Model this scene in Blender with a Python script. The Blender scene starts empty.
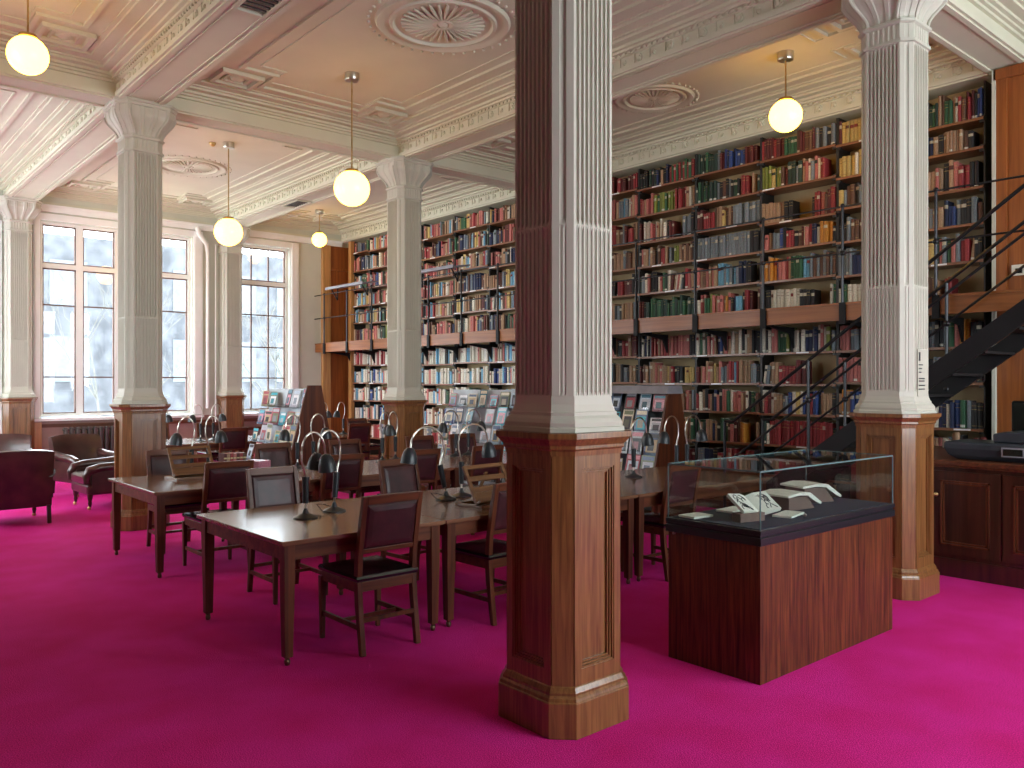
import bpy, math, random
from mathutils import Matrix, Vector
R=math.radians; PI=math.pi
rnd=random.Random(7)
COL=bpy.context.scene.collection
# ------------------------------------------------------------------ camera model (used only to pick the nearest 300 books)
FX=825.; TH=R(40.87); EYE=1.7
FW=(math.sin(TH),math.cos(TH)); RT=(math.cos(TH),-math.sin(TH))
def proj(X,Y,Z):
    d=FW[0]*X+FW[1]*Y; l=RT[0]*X+RT[1]*Y
    return 512+FX*l/d, 384-FX*(Z-EYE)/d, d
# ------------------------------------------------------------------ materials
def newmat(name):
    m=bpy.data.materials.new(name); m.use_nodes=True
    nt=m.node_tree; nt.nodes.clear()
    o=nt.nodes.new('ShaderNodeOutputMaterial'); p=nt.nodes.new('ShaderNodeBsdfPrincipled')
    nt.links.new(p.outputs[0],o.inputs[0]); return m,nt,p,o
def setp(p,col=None,rough=.5,metal=0,spec=.5,coat=0,coatr=.1):
    if col: p.inputs['Base Color'].default_value=(*col,1)
    p.inputs['Roughness'].default_value=rough; p.inputs['Metallic'].default_value=metal
    p.inputs['Specular IOR Level'].default_value=spec
    p.inputs['Coat Weight'].default_value=coat; p.inputs['Coat Roughness'].default_value=coatr
def noisemix(nt,scale,c1,c2,coord='Object',detail=4,mp=(1,1,1),lo=.35,hi=.65,dist=0):
    tc=nt.nodes.new('ShaderNodeTexCoord'); mpn=nt.nodes.new('ShaderNodeMapping')
    mpn.inputs['Scale'].default_value=mp
    n=nt.nodes.new('ShaderNodeTexNoise'); n.inputs['Scale'].default_value=scale; n.inputs['Detail'].default_value=detail
    n.inputs['Distortion'].default_value=dist
    r=nt.nodes.new('ShaderNodeValToRGB'); e=r.color_ramp.elements
    e[0].position=lo; e[0].color=(*c1,1); e[1].position=hi; e[1].color=(*c2,1)
    nt.links.new(tc.outputs[coord],mpn.inputs[0]); nt.links.new(mpn.outputs[0],n.inputs['Vector']); nt.links.new(n.outputs[0],r.inputs[0])
    return r,n
def bump(nt,p,n,strength=.2,dist=.01):
    b=nt.nodes.new('ShaderNodeBump'); b.inputs['Strength'].default_value=strength; b.inputs['Distance'].default_value=dist
    nt.links.new(n.outputs[0],b.inputs['Height']); nt.links.new(b.outputs[0],p.inputs['Normal'])
def wood(name,c1,c2,axis='z',rough=.35,coat=.3,fine=1.0,spec=.5):
    m,nt,p,o=newmat(name); setp(p,None,rough,0,spec,coat,.12)
    a={'x':(.7,14,14),'y':(14,.7,14),'z':(14,14,.7)}[axis]
    r,n=noisemix(nt,1.6*fine,c1,c2,mp=a,detail=6,lo=.3,hi=.7,dist=.6)
    nt.links.new(r.outputs[0],p.inputs['Base Color']); bump(nt,p,n,.12,.003); return m
def flat(name,c,rough=.5,metal=0,var=.12,scale=6,spec=.5,coat=0,bmp=0):
    m,nt,p,o=newmat(name); setp(p,None,rough,metal,spec,coat)
    r,n=noisemix(nt,scale,tuple(x*(1-var) for x in c),tuple(min(1,x*(1+var)) for x in c))
    nt.links.new(r.outputs[0],p.inputs['Base Color'])
    if bmp: bump(nt,p,n,bmp,.002)
    return m
def attrmat(name,rough=.55,spec=.4):
    m,nt,p,o=newmat(name); setp(p,None,rough,0,spec)
    a=nt.nodes.new('ShaderNodeVertexColor'); a.layer_name='Col'
    r,n=noisemix(nt,60,(.8,.8,.8),(1.1,1.1,1.1))
    mx=nt.nodes.new('ShaderNodeMix'); mx.data_type='RGBA'; mx.blend_type='MULTIPLY'; mx.inputs[0].default_value=1
    nt.links.new(a.outputs[0],mx.inputs[6]); nt.links.new(r.outputs[0],mx.inputs[7]); nt.links.new(mx.outputs[2],p.inputs['Base Color']); return m
def glassm(name,tint=(1,1,1),ior=1.45):
    m,nt,p,o=newmat(name); nt.nodes.remove(p)
    t=nt.nodes.new('ShaderNodeBsdfTransparent'); t.inputs[0].default_value=(*tint,1)
    g=nt.nodes.new('ShaderNodeBsdfGlossy'); g.inputs['Roughness'].default_value=.02
    f=nt.nodes.new('ShaderNodeLayerWeight'); f.inputs[0].default_value=.5
    pw=nt.nodes.new('ShaderNodeMath'); pw.operation='POWER'; pw.inputs[1].default_value=5; nt.links.new(f.outputs['Facing'],pw.inputs[0])
    ad=nt.nodes.new('ShaderNodeMath'); ad.operation='MULTIPLY_ADD'; ad.inputs[1].default_value=.93; ad.inputs[2].default_value=((ior-1)/(ior+1))**2*1.3; ad.use_clamp=True; nt.links.new(pw.outputs[0],ad.inputs[0])
    mx=nt.nodes.new('ShaderNodeMixShader'); nt.links.new(ad.outputs[0],mx.inputs[0]); nt.links.new(t.outputs[0],mx.inputs[1]); nt.links.new(g.outputs[0],mx.inputs[2]); nt.links.new(mx.outputs[0],o.inputs[0]); return m
def emis(name,c,s):
    m,nt,p,o=newmat(name); setp(p,(.3,.24,.14),.3)
    p.inputs['Emission Color'].default_value=(*c,1); p.inputs['Emission Strength'].default_value=s; return m
M={}
M['oak']=wood('oak_pedestal',(.13,.05,.014),(.27,.125,.038),'z',.33,.45,2.6)
M['mahog']=wood('mahogany',(.052,.015,.008),(.15,.046,.017),'z',.4,.12,1.0,.3)
M['mahogx']=wood('mahogany_along_x',(.055,.017,.009),(.16,.05,.019),'x',.42,.1,1.0,.3)
M['tabletop']=wood('tabletop_wood',(.12,.05,.027),(.22,.105,.055),'x',.26,.5)
M['case']=wood('case_veneer',(.033,.006,.002),(.16,.043,.012),'z',.45,.06,2.4,.3)
M['panel']=wood('orange_panel',(.2,.055,.012),(.34,.105,.024),'z',.36,.12,1.0,.4)
M['fascia']=wood('gallery_fascia',(.2,.065,.018),(.34,.12,.034),'y',.4,.08,1.0,.3)
M['shelf']=wood('shelf_wood',(.16,.06,.025),(.3,.12,.05),'y',.4,.2)
M['dark']=wood('dark_cabinet',(.02,.006,.004),(.065,.019,.01),'z',.3,.35)
M['upright']=flat('upright_black',(.014,.012,.011),.5)
M['lightoak']=wood('light_oak',(.36,.17,.05),(.56,.29,.1),'z',.35,.3)
M['stand']=wood('bookstand_wood',(.12,.05,.018),(.22,.1,.038),'x',.4,.15)
M['back']=flat('bookcase_back',(.4,.29,.15),.8,scale=3)
M['leather']=flat('oxblood_leather',(.05,.012,.015),.42,var=.3,scale=9,coat=.05,bmp=.15)
M['armleather']=flat('worn_brown_leather',(.055,.02,.018),.28,var=.35,scale=5,coat=.3,bmp=.25)
M['seat']=flat('black_seat_leather',(.008,.008,.009),.22,var=.2,coat=.3,bmp=.1)
M['brass']=flat('brass',(.55,.4,.18),.3,1)
M['oldbrass']=flat('tarnished_brass',(.16,.12,.07),.4,1)
M['steel']=flat('brushed_steel',(.6,.57,.5),.28,1)
M['lampgrey']=flat('lamp_grey',(.022,.027,.032),.36)
M['iron']=flat('black_iron',(.008,.008,.009),.6,0,spec=.25)
M['railiron']=flat('rail_iron',(.03,.03,.033),.3,.6)
M['plaster']=flat('ceiling_plaster',(.62,.61,.475),.75,var=.03,scale=2)
M['colpaint']=flat('column_paint',(.5,.49,.41),.5,var=.03,scale=3)
M['wallpaint']=flat('wall_paint',(.55,.56,.47),.6,var=.04,scale=2)
M['lowshaded']=flat('shaded_lower_wall',(.3,.19,.16),.6,var=.05)  # plaster below the sills, its brownish mauve shade put into the colour
M['white']=flat('white_gloss_paint',(.82,.83,.81),.35,var=.02)
M['leftwall']=wood('brown_left_wall',(.13,.075,.04),(.2,.12,.07),'z',.6,.1)
M['black']=flat('black_plinth',(.008,.01,.014),.35)
M['felt']=flat('slate_felt',(.028,.036,.055),.9,scale=40)
M['paper']=flat('paper',(.75,.72,.62),.7,var=.04,scale=20)
M['card']=flat('brown_card',(.15,.085,.065),.7)
M['glass']=glassm('case_glass',(.93,.97,.97),1.5)
M['pane']=glassm('window_glass',(.97,.98,.98),1.35)
M['edge']=flat('glass_edge',(.12,.2,.2),.1)
M['acryl']=glassm('clear_acrylic',(.9,.93,.95),1.5)
M['globe']=emis('lit_opal_globe',(1,.5,.05),7.5)
M['book']=attrmat('book_cloth'); M['mag']=attrmat('magazine_cover',.3,.5)
M['plastic']=flat('grey_plastic',(.035,.04,.05),.3)
M['screen']=flat('dark_screen',(.01,.012,.01),.15)
M['radiator']=flat('radiator_paint',(.06,.05,.045),.45)
M['greyboard']=flat('grey_board',(.25,.25,.28),.6)
M['tealboard']=flat('teal_board',(.05,.075,.085),.6)
M['greyboard2']=flat('pale_board',(.5,.55,.58),.5)
M['red']=flat('red_box',(.45,.03,.04),.5)
M['facade']=flat('brick_facade',(.085,.09,.1),.95,var=.3,scale=1.5,spec=.1)
M['facwin']=flat('facade_window',(.12,.14,.16),.9,spec=.1)
M['bark']=flat('bark',(.1,.1,.09),.9)
M['pave']=flat('pavement',(.5,.5,.48),.9)
# carpet
m,nt,p,o=newmat('magenta_carpet'); setp(p,None,.95,0,.05)
r1,n1=noisemix(nt,2.2,(.62,.018,.2),(.7,.028,.3),detail=5,lo=.3,hi=.7)
r2,n2=noisemix(nt,150,(.62,.62,.62),(1.25,1.25,1.25),detail=3,lo=.3,hi=.7)
mx=nt.nodes.new('ShaderNodeMix'); mx.data_type='RGBA'; mx.blend_type='MULTIPLY'; mx.inputs[0].default_value=1
nt.links.new(r1.outputs[0],mx.inputs[6]); nt.links.new(r2.outputs[0],mx.inputs[7]); nt.links.new(mx.outputs[2],p.inputs['Base Color'])
p.inputs['Sheen Weight'].default_value=.0; p.inputs['Sheen Tint'].default_value=(.9,.5,1,1)
bump(nt,p,n2,.5,.01); M['carpet']=m
# ------------------------------------------------------------------ mesh builder
class MB:
    def __init__(s): s.v=[];s.f=[];s.m=[];s.c=[];s.T=Matrix.Identity(4);s.mi=0;s.col=(1,1,1)
    def add(s,vs,fs,mi=None,col=None):
        b=len(s.v); T=s.T
        s.v+=[tuple(T@Vector(v)) for v in vs]; s.f+=[tuple(b+i for i in f) for f in fs]
        s.m+=[s.mi if mi is None else mi]*len(fs); s.c+=[s.col if col is None else col]*len(fs); return s
    def box(s,x0,y0,z0,x1,y1,z1,mi=None,col=None):
        return s.add([(x0,y0,z0),(x1,y0,z0),(x1,y1,z0),(x0,y1,z0),(x0,y0,z1),(x1,y0,z1),(x1,y1,z1),(x0,y1,z1)],
          [(0,3,2,1),(4,5,6,7),(0,1,5,4),(1,2,6,5),(2,3,7,6),(3,0,4,7)],mi,col)
    def loft(s,rings,cap=True,mi=None,col=None,closed=True):
        n=len(rings[0]); vs=[p for r in rings for p in r]; fs=[]
        for i in range(len(rings)-1):
            for j in range(n if closed else n-1):
                k=(j+1)%n; fs.append((i*n+j,i*n+k,(i+1)*n+k,(i+1)*n+j))
        if cap: fs.append(tuple(range(n-1,-1,-1))); fs.append(tuple(range((len(rings)-1)*n,len(rings)*n)))
        return s.add(vs,fs,mi,col)
    def lathe(s,prof,seg=16,c=(0,0,0),mi=None,col=None,cap=True):
        return s.loft([[(c[0]+r*math.cos(2*PI*k/seg),c[1]+r*math.sin(2*PI*k/seg),c[2]+z) for k in range(seg)] for r,z in prof],cap,mi,col)
    def ball(s,c,r,seg=20,rings=12,mi=None,col=None):
        return s.lathe([(max(1e-4,r*math.sin(PI*i/rings)),-r*math.cos(PI*i/rings)) for i in range(rings+1)],seg,c,mi,col,False)
    def tube(s,pts,r,seg=8,mi=None,col=None):
        pts=[Vector(p) for p in pts]; rs=r if isinstance(r,(list,tuple)) else [r]*len(pts); rings=[]
        up=Vector((.137,.291,.947)).normalized()
        for i,p in enumerate(pts):
            d=(pts[min(i+1,len(pts)-1)]-pts[max(i-1,0)]).normalized()
            a=d.cross(up)
            if a.length<.05: a=d.cross(Vector((1,0,0)))
            a.normalize(); b=d.cross(a)
            rings.append([tuple(p+a*(rs[i]*math.cos(2*PI*k/seg))+b*(rs[i]*math.sin(2*PI*k/seg))) for k in range(seg)])
        return s.loft(rings,True,mi,col)
    def bar(s,p,q,w,h,mi=None,col=None):   # rectangular bar, h measured towards world up
        p=Vector(p);q=Vector(q);d=(q-p).normalized();a=d.cross(Vector((0,0,1)))
        if a.length<.01:a=Vector((1,0,0))
        a.normalize();b=a.cross(d).normalized()
        rg=[[tuple(c+a*(sx*w/2)+b*(sy*h/2)) for sx,sy in ((-1,-1),(1,-1),(1,1),(-1,1))] for c in (p,q)]
        return s.loft(rg,True,mi,col)
    def prism(s,poly,axis,a,b,mi=None,col=None):  # poly in the two remaining axes
        def P(u,v,w): return {'x':(w,u,v),'y':(u,w,v),'z':(u,v,w)}[axis]
        return s.loft([[P(u,v,a) for u,v in poly],[P(u,v,b) for u,v in poly]],True,mi,col)
    def build(s,name,mats,parent=None,smooth=False,bev=0):
        me=bpy.data.meshes.new(name); me.from_pydata(s.v,[],s.f)
        if not isinstance(mats,(list,tuple)): mats=[mats]
        for mm in mats: me.materials.append(M[mm] if isinstance(mm,str) else mm)
        me.polygons.foreach_set('material_index',s.m)
        if any(c!=(1,1,1) for c in s.c):
            ca=me.color_attributes.new('Col','FLOAT_COLOR','CORNER'); buf=[]
            for f,c in zip(s.f,s.c): buf+=[c[0],c[1],c[2],1.]*len(f)
            ca.data.foreach_set('color',buf)
        if smooth: me.polygons.foreach_set('use_smooth',[True]*len(s.f))
        me.validate(); me.update()
        o=bpy.data.objects.new(name,me); COL.objects.link(o)
        if parent: o.parent=parent
        if smooth:
            try: me.set_sharp_from_angle(angle=R(40))
            except Exception: pass
        if bev:
            b=o.modifiers.new('bevel','BEVEL'); b.width=bev; b.segments=2; b.limit_method='ANGLE'
        return o
def tag(o,label,cat,group=None,kind=None):
    o['label']=label; o['category']=cat
    if group:o['group']=group
    if kind:o['kind']=kind
    return o
def empty(name,loc=(0,0,0),rz=0):
    o=bpy.data.objects.new(name,None); COL.objects.link(o); o.location=loc; o.rotation_euler=(0,0,rz); o.empty_display_size=.1; return o
def thing(name,label,cat,loc=(0,0,0),rz=0,group=None): return tag(empty(name,loc,rz),label,cat,group)
def struct(name,mb,mat,smooth=False,bev=0):
    o=mb.build(name,mat,None,smooth,bev); o['kind']='structure'; return o
def dup(root,loc,rz,label,group=None):
    r=root.copy(); COL.objects.link(r); r.location=loc; r.rotation_euler=(0,0,rz); r['label']=label
    if group:r['group']=group
    for ch in list(root.children):
        c=ch.copy(); COL.objects.link(c); c.parent=r
        for g in list(ch.children):
            d=g.copy(); COL.objects.link(d); d.parent=c
    return r
def rect(x0,y0,x1,y1,z): return [(x0,y0,z),(x1,y0,z),(x1,y1,z),(x0,y1,z)]
def ringbox(mb,x0,y0,x1,y1,w,z0,z1):  # rectangular frame of width w
    mb.box(x0,y0,z0,x1,y0+w,z1); mb.box(x0,y1-w,z0,x1,y1,z1); mb.box(x0,y0+w,z0,x0+w,y1-w,z1); mb.box(x1-w,y0+w,z0,x1,y1-w,z1)
# ------------------------------------------------------------------ the setting
XL=.15; XW=9.52; YW=17.05; YB=-2.7; ZS=4.99; ZC=5.32
mb=MB(); mb.box(-3,YB-.3,-.1,10.2,YW+.4,0); struct('floor',mb,'carpet')
mb=MB(); mb.box(-3,YB-.3,ZC,10.2,YW+.4,ZC+.15); struct('ceiling',mb,'plaster')
# beams
bx=[(2.77,3.24),(6.61,7.08)]; by=[(2.93,3.3),(10.15,10.55)]
def beam(n,x0,y0,x1,y1,axis):
    mb=MB(); mb.box(x0,y0,ZS,x1,y1,ZC+.02)
    # soffit border mouldings
    e=.05
    if axis=='y':
        for xx in (x0+.0,x1-e): mb.box(xx,y0,ZS-.018,xx+e,y1,ZS)
        for xx in (x0+.09,x1-.1): mb.box(xx,y0+.35,ZS-.01,xx+.012,y1-.35,ZS)
    else:
        for yy in (y0,y1-e): mb.box(x0,yy,ZS-.018,x1,yy+e,ZS)
    struct('trim_%d'%n,mb,'plaster')
k=1
ys=[(YB,by[0][0]),(by[0][1],by[1][0]),(by[1][1],YW)]
xs=[(XL if 0 else -2.6,bx[0][0]),(bx[0][1],bx[1][0]),(bx[1][1],XW)]
for (a,b) in bx:
    beam(k,a,YB,b,YW,'y'); k+=1
for (a,b) in by:
    for (c,d) in ((XL,bx[0][0]),(bx[0][1],bx[1][0]),(bx[1][1],XW)): beam(k,c,a,d,b,'x'); k+=1
# coffer cornices
def cornice(n,x0,y0,x1,y1,orn=True):
    mb=MB()
    for off,za,zb in ((.03,ZS+.0,ZS+.05),(.035,5.15,5.18),(.07,5.18,5.205),(.11,5.205,5.235),(.2,5.235,5.262),(.235,5.262,5.28),(.36,5.28,5.305),(.40,5.305,ZC+.005)):
        ringbox(mb,x0,y0,x1,y1,off,za,zb)
    # thin panel mouldings with notched corners
    def notched(ox,oy,nx,ny,w,h):
        a,b,c,d=x0+ox,y0+oy,x1-ox,y1-oy
        if c-a<2*nx+.2 or d-b<2*ny+.2: nx=ny=0
        P=[(a+nx,b),(c-nx,b),(c-nx,b+ny),(c,b+ny),(c,d-ny),(c-nx,d-ny),(c-nx,d),(a+nx,d),(a+nx,d-ny),(a,d-ny),(a,b+ny),(a+nx,b+ny)]
        for i in range(len(P)):
            p,q=P[i],P[(i+1)%len(P)]
            hh=h-.0012*(i%2)
            if p!=q: mb.box(min(p[0],q[0])-w/2+.0006*(i%2),min(p[1],q[1])-w/2+.0006*(i%2),ZC-hh,max(p[0],q[0])+w/2,max(p[1],q[1])+w/2,ZC+.004)
    notched(.58,.58,.42,.46,.05,.03)
    notched(.74,.78,.30,.42,.022,.014)
    # corner blocks
    for sx in (0,1):
        for sy in (0,1):
            ax=x0+.43 if sx==0 else x1-.43-.5; ay=y0+.43 if sy==0 else y1-.43-.44
            ringbox(mb,ax,ay,ax+.5,ay+.44,.05,ZC-.045,ZC+.004)
            ringbox(mb,ax+.11,ay+.1,ax+.39,ay+.34,.025,ZC-.03,ZC+.004)
            mb.lathe([(.01,-.04),(.07,-.025),(.09,0)],12,(ax+.25,ay+.22,ZC))
    if orn:   # frieze ornament along the long sides + dentil rows
        L=y1-y0; cnt=int(L/.2)
        for i in range(cnt):
            yy=y0+(i+.5)*L/cnt
            for X,sg in ((x0,1),(x1,-1)):
                rr=.045 if i%2 else .028
                mb.loft([[(X+sg*q[0],yy+rr*q[1]*math.cos(2*PI*t/8),5.095+rr*1.1*q[1]*math.sin(2*PI*t/8)) for t in range(8)] for q in ((-.001,1),(.016,.8),(.008,.5),(.018,.35))],True)
                mb.box(min(X,X+sg*.012),yy+.055,5.04,max(X,X+sg*.012),yy+.07,5.15)
        c2=int(L/.07)
        for i in range(c2):
            yy=y0+i*L/c2
            for X,sg in ((x0,1),(x1,-1)): mb.box(min(X,X+sg*.055),yy,5.152,max(X,X+sg*.055),yy+.035,5.176)
    struct('trim_%d'%n,mb,'plaster')
for j,(a,b) in enumerate(ys):
    for i,(c,d) in enumerate(((XL,bx[0][0]),(bx[0][1],bx[1][0]),(bx[1][1],XW))):
        cornice(k,c,a,d,b,True); k+=1
# ceiling roses
def rose(x,y,rx,label,seg=48):
    t=thing('ceiling_rose',label,'ceiling rose',(x,y,ZC),0)
    def lath(mb,prof): mb.lathe(prof,seg)
    mb=MB(); mb.lathe([(rx,0),(rx-.02,-.03),(rx-.05,-.032),(rx-.08,-.012),(rx*.8,-.01),(rx*.78,-.03),(rx*.74,-.03),(rx*.72,-.004),(rx*.7,0)],seg,cap=False)
    mb.build('outer_ring','plaster',t,True)
    mb=MB()
    for i in range(30):
        a=2*PI*i/30; c,s=math.cos(a),math.sin(a)
        mb.tube([(rx*.13*c,rx*.13*s,-.008),(rx*.4*c,rx*.4*s,-.016),(rx*.62*c,rx*.62*s,-.006)],[.008,.02,.012],6)
    mb.build('flutes','plaster',t,True)
    mb=MB(); mb.lathe([(rx*.16,0),(rx*.15,-.02),(rx*.1,-.02),(rx*.08,-.008),(rx*.05,-.03),(.005,-.035)],20); mb.build('boss','plaster',t,True)
    mb=MB(); 
    for i in range(40):
        a=2*PI*i/40; mb.ball((rx*1.09*math.cos(a),rx*1.09*math.sin(a),-.006),.018,6,4)
    mb.build('bead_border','plaster',t,True)
rose(4.9,6.72,.68,'large round plaster rose with radiating flutes, top centre between both pendant lamps')
rose(4.9,13.9,.62,'round plaster ceiling rose lit white, seen between left column and far pendants')
rose(8.2,6.72,.5,'small plaster ceiling ornament close above the tall bookcases, right of front column')
rose(1.6,6.7,.5,'plaster ceiling ornament at the far left edge beyond the first globe')
# soffit grilles
for i,(x,y,l) in enumerate(((3.0,6.7,'square plaster grille in the beam soffit at the top edge of the view'),(6.85,13.9,'small square grille in the far beam soffit right of the hanging globe'))):
    t=thing('soffit_grille',l,'ceiling grille',(x,y,ZS))
    mb=MB(); ringbox(mb,-.15,-.32,.15,.32,.03,-.03,0); mb.build('frame','plaster',t)
    mb=MB()
    for q in range(7): mb.box(-.12,-.27+q*.08,-.018,.12,-.24+q*.08,-.002)
    mb.build('bars','radiator',t)
t=thing('smoke_detector','small brass-coloured ceiling detector beside the second globe canopy','detector',(4.7,12.3,ZC)); mb=MB(); mb.lathe([(.05,0),(.05,-.02),(.03,-.05),(.005,-.06)],16); mb.build('body','brass',t,True)
# walls
LW=[(7.7,8.5),(11.2,13.6),(14.3,16.5)]
mb=MB(); yy=2.6
for a,b in LW: mb.box(XL-.3,yy,0,XL,a,ZC); mb.box(XL-.3,a,0,XL,b,1.0); mb.box(XL-.3,a,4.7,XL,b,ZC); yy=b
mb.box(XL-.3,yy,0,XL,YW+.35,ZC); struct('wall_left',mb,'wallpaint')
mb=MB(); mb.box(XL,2.6,0,XL+.25,7.3,4.6); struct('trim_70',mb,'leftwall')
mb=MB(); mb.box(-2.8,YB,0,-2.6,2.8,ZC); mb.box(-2.8,2.6,0,XL-.3,2.8,ZC); struct('wall_left_return',mb,'leftwall')
mb=MB(); mb.box(9.86,YB,0,10.06,YW+.3,ZC); struct('wall_right',mb,'back')
mb=MB(); mb.box(XW,YB,4.97,9.9,YW,ZC+.01); struct('wall_right_frieze',mb,'plaster')
# far wall with two openings
W1=(3.36,6.10); W2=(7.02,8.24); ZB0=1.10; ZB1=4.70
def wallwith(name,y0,y1,xa,xb,ops,z0,z1,mat,low=None):
    mb=MB(); x=xa
    for a,b in ops:
        mb.box(x,y0,z0 if low else 0,a,y1,ZC); mb.box(a,y0,z1,b,y1,ZC); 
        if not low: mb.box(a,y0,0,b,y1,z0)
        x=b
    mb.box(x,y0,z0 if low else 0,xb,y1,ZC)
    struct(name,mb,mat)
    if low:
        mb=MB(); mb.box(xa,y0,0,xb,y1,z0); struct(name+'_lower',mb,low)
wallwith('wall_back',YW,YW+.35,0,10.06,(W1,W2),ZB0-.04,ZB1,'wallpaint','lowshaded')
BW=[(3.4,6.2),(7.0,9.2)]
wallwith('wall_front',YB-.35,YB,-3,10.06,BW,.9,4.7,'wallpaint')
def window(n,x0,x1,z0,z1,y,cols,rows,barx=None,transom=None,thick=.06,casing=True,room=-1):
    t=empty('window_%d'%n,((x0+x1)/2,y,z0)); t['kind']='structure'
    X=lambda x:x-(x0+x1)/2; Z=lambda z:z-z0
    mb=MB()
    fr=.05
    mb.box(X(x0),-.05,0,X(x0)+fr,.05,Z(z1)); mb.box(X(x1)-fr,-.05,0,X(x1),.05,Z(z1))
    mb.box(X(x0)+fr,-.05,0,X(x1)-fr,.05,fr); mb.box(X(x0)+fr,-.05,Z(z1)-fr,X(x1)-fr,.05,Z(z1))
    for a,b in cols: mb.box(X(a),-.05,fr,X(b),.05,Z(z1)-fr)
    if transom: mb.box(X(x0)+fr,-.051,Z(transom[0]),X(x1)-fr,.051,Z(transom[1]))
    mb.build('window_frame','white',t)
    mb=MB()
    for z in rows: mb.box(X(x0)+fr,-.02,Z(z)-.012,X(x1)-fr,.02,Z(z)+.012)
    for x in (barx or []): mb.box(X(x)-.012,-.021,fr,X(x)+.012,.021,Z(z1)-fr)
    for a,b in zip([x0+fr]+[q[1] for q in cols],[q[0] for q in cols]+[x1-fr]):  # dark sash lines round each light
        for z in ([z0+fr,transom[0]-.022,transom[1],z1-fr-.022] if transom else [z0+fr]): mb.box(X(a),-.03,Z(z),X(b),.03,Z(z)+.022)
        mb.box(X(a),-.03,fr,X(a)+.02,.03,Z(z1)-fr); mb.box(X(b)-.02,-.03,fr,X(b),.03,Z(z1)-fr)
    mb.build('glazing_bars','card',t)
    mb=MB(); mb.box(X(x0)+fr,-.004,fr,X(x1)-fr,.004,Z(z1)-fr); mb.build('glass','pane',t)
    if casing:
        mb=MB()
        s=room*.17
        a0,a1=min(s,s-room*.05),max(s,s-room*.05)
        a0,a1=-.19,-.125
        for xa,xb in ((X(x0)-.13,X(x0)-.02),(X(x1)+.02,X(x1)+.2)):
            mb.box(xa,-.21,-.02,xb,-.17,Z(z1)+.13); mb.box(xa+.02,-.225,-.02,xb-.03,-.21,Z(z1)+.11)
        mb.box(X(x0)-.13,-.205,Z(z1)+.01,X(x1)+.2,-.165,Z(z1)+.13)
        mb.build('casing','white',t)
        mb=MB(); mb.box(X(x0)-.14,-.26,-.08,X(x1)+.21,.04,-.03); mb.build('window_sill','white',t)
    return t
window(1,W1[0],W1[1],ZB0,ZB1,YW+.17,[(3.97,4.09),(4.65,4.77),(5.33,5.45)],[3.17,1.83],transom=(3.85,3.94))
t=window(2,W2[0],W2[1],ZB0,ZB1,YW+.17,[],[3.2,2.5,1.83],barx=[7.42,7.81],transom=(3.85,3.94))
for i,(a,b) in enumerate(BW): window(3+i,a,b,.9,4.7,YB-.17,[((a+b)/2-.05,(a+b)/2+.05)],[2.4],transom=(3.6,3.7),casing=False)
for i,(a,b) in enumerate(LW):
    t=window(6+i,a,b,1.0,4.7,XL-.15,[((a+b)/2-.05,(a+b)/2+.05)],[2.4],transom=(3.6,3.7),casing=False); t.location=(XL-.15,(a+b)/2,1.0); t.rotation_euler=(0,0,R(90))
mb=MB(); mb.box(XL,YW-.05,4.86,XW,YW,4.985); mb.box(XL,YW-.08,4.955,XW,YW,4.99); struct('trim_60',mb,'white')
mb=MB()
mb.box(3.3,YW-.03,.9,8.4,YW,.965); mb.box(6.2,YW-.03,.72,8.4,YW,.78); struct('trim_61',mb,'mahogx')
mb=MB(); mb.box(XL,YW-.03,0,9.0,YW,.18); struct('baseboard_back',mb,'mahogx')
# lower wall piers seen by the window: light oak strips
mb=MB(); mb.box(3.22,YW-.06,0,3.36,YW-.001,ZB0-.1); struct('trim_62',mb,'lightoak')
# right end: wood panelled corner by the far window
mb=MB(); mb.box(9.0,YW-.1,0,9.2,YW-.001,4.86); struct('trim_63',mb,'lightoak',bev=.008)
mb=MB(); mb.box(9.2,YW-.06,0,9.86,YW-.001,4.86); mb.box(9.2,YW-.09,4.3,9.86,YW-.06,4.36); struct('trim_64',mb,'panel')
mb=MB(); mb.box(9.46,16.5,0,9.86,16.62,4.93); struct('trim_65',mb,'lightoak')
# near end wooden wall panel
t=MB(); t.box(XW-.06,-.4,0,9.85,3.2,4.97); t.box(XW-.1,-.4,4.86,XW-.06,3.22,4.97); t.box(XW-.075,.9,0,XW-.06,3.2,.3)
for a,b in ((2.05,2.2),(3.1,3.2)): t.box(XW-.085,a,2.62,XW-.06,b,4.86)
struct('trim_66',t,'panel')
mb=MB(); mb.box(XW-.1,3.2,0,9.85,3.235,4.97); struct('trim_67',mb,'wallpaint')
# pipes
for i,(x,l) in enumerate(((6.36,'white painted pipe running down the wall between the two far windows'),(2.6,'white painted pipe beside the leftmost wall column'))):
    mb=MB(); mb.tube([(x-.2,YW-.1,4.9),(x-.16,YW-.1,4.78),(x,YW-.09,4.58),(x+.02,YW-.09,4.4),(x+.02,YW-.09,1.2)],[.05,.05,.045,.035,.035],10)
    tag(mb.build('wall_pipe','white',None,True),l,'pipe')
for i,(x,l) in enumerate(((6.55,'thin white pipe close left of the column between far windows'),(2.72,'thin white pipe at the left edge by the wall column'))):
    mb=MB(); mb.tube([(x,YW-.08,4.6),(x,YW-.08,.2)],.014,8)
    tag(mb.build('wall_pipe','white',None,True),l,'pipe')
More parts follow.
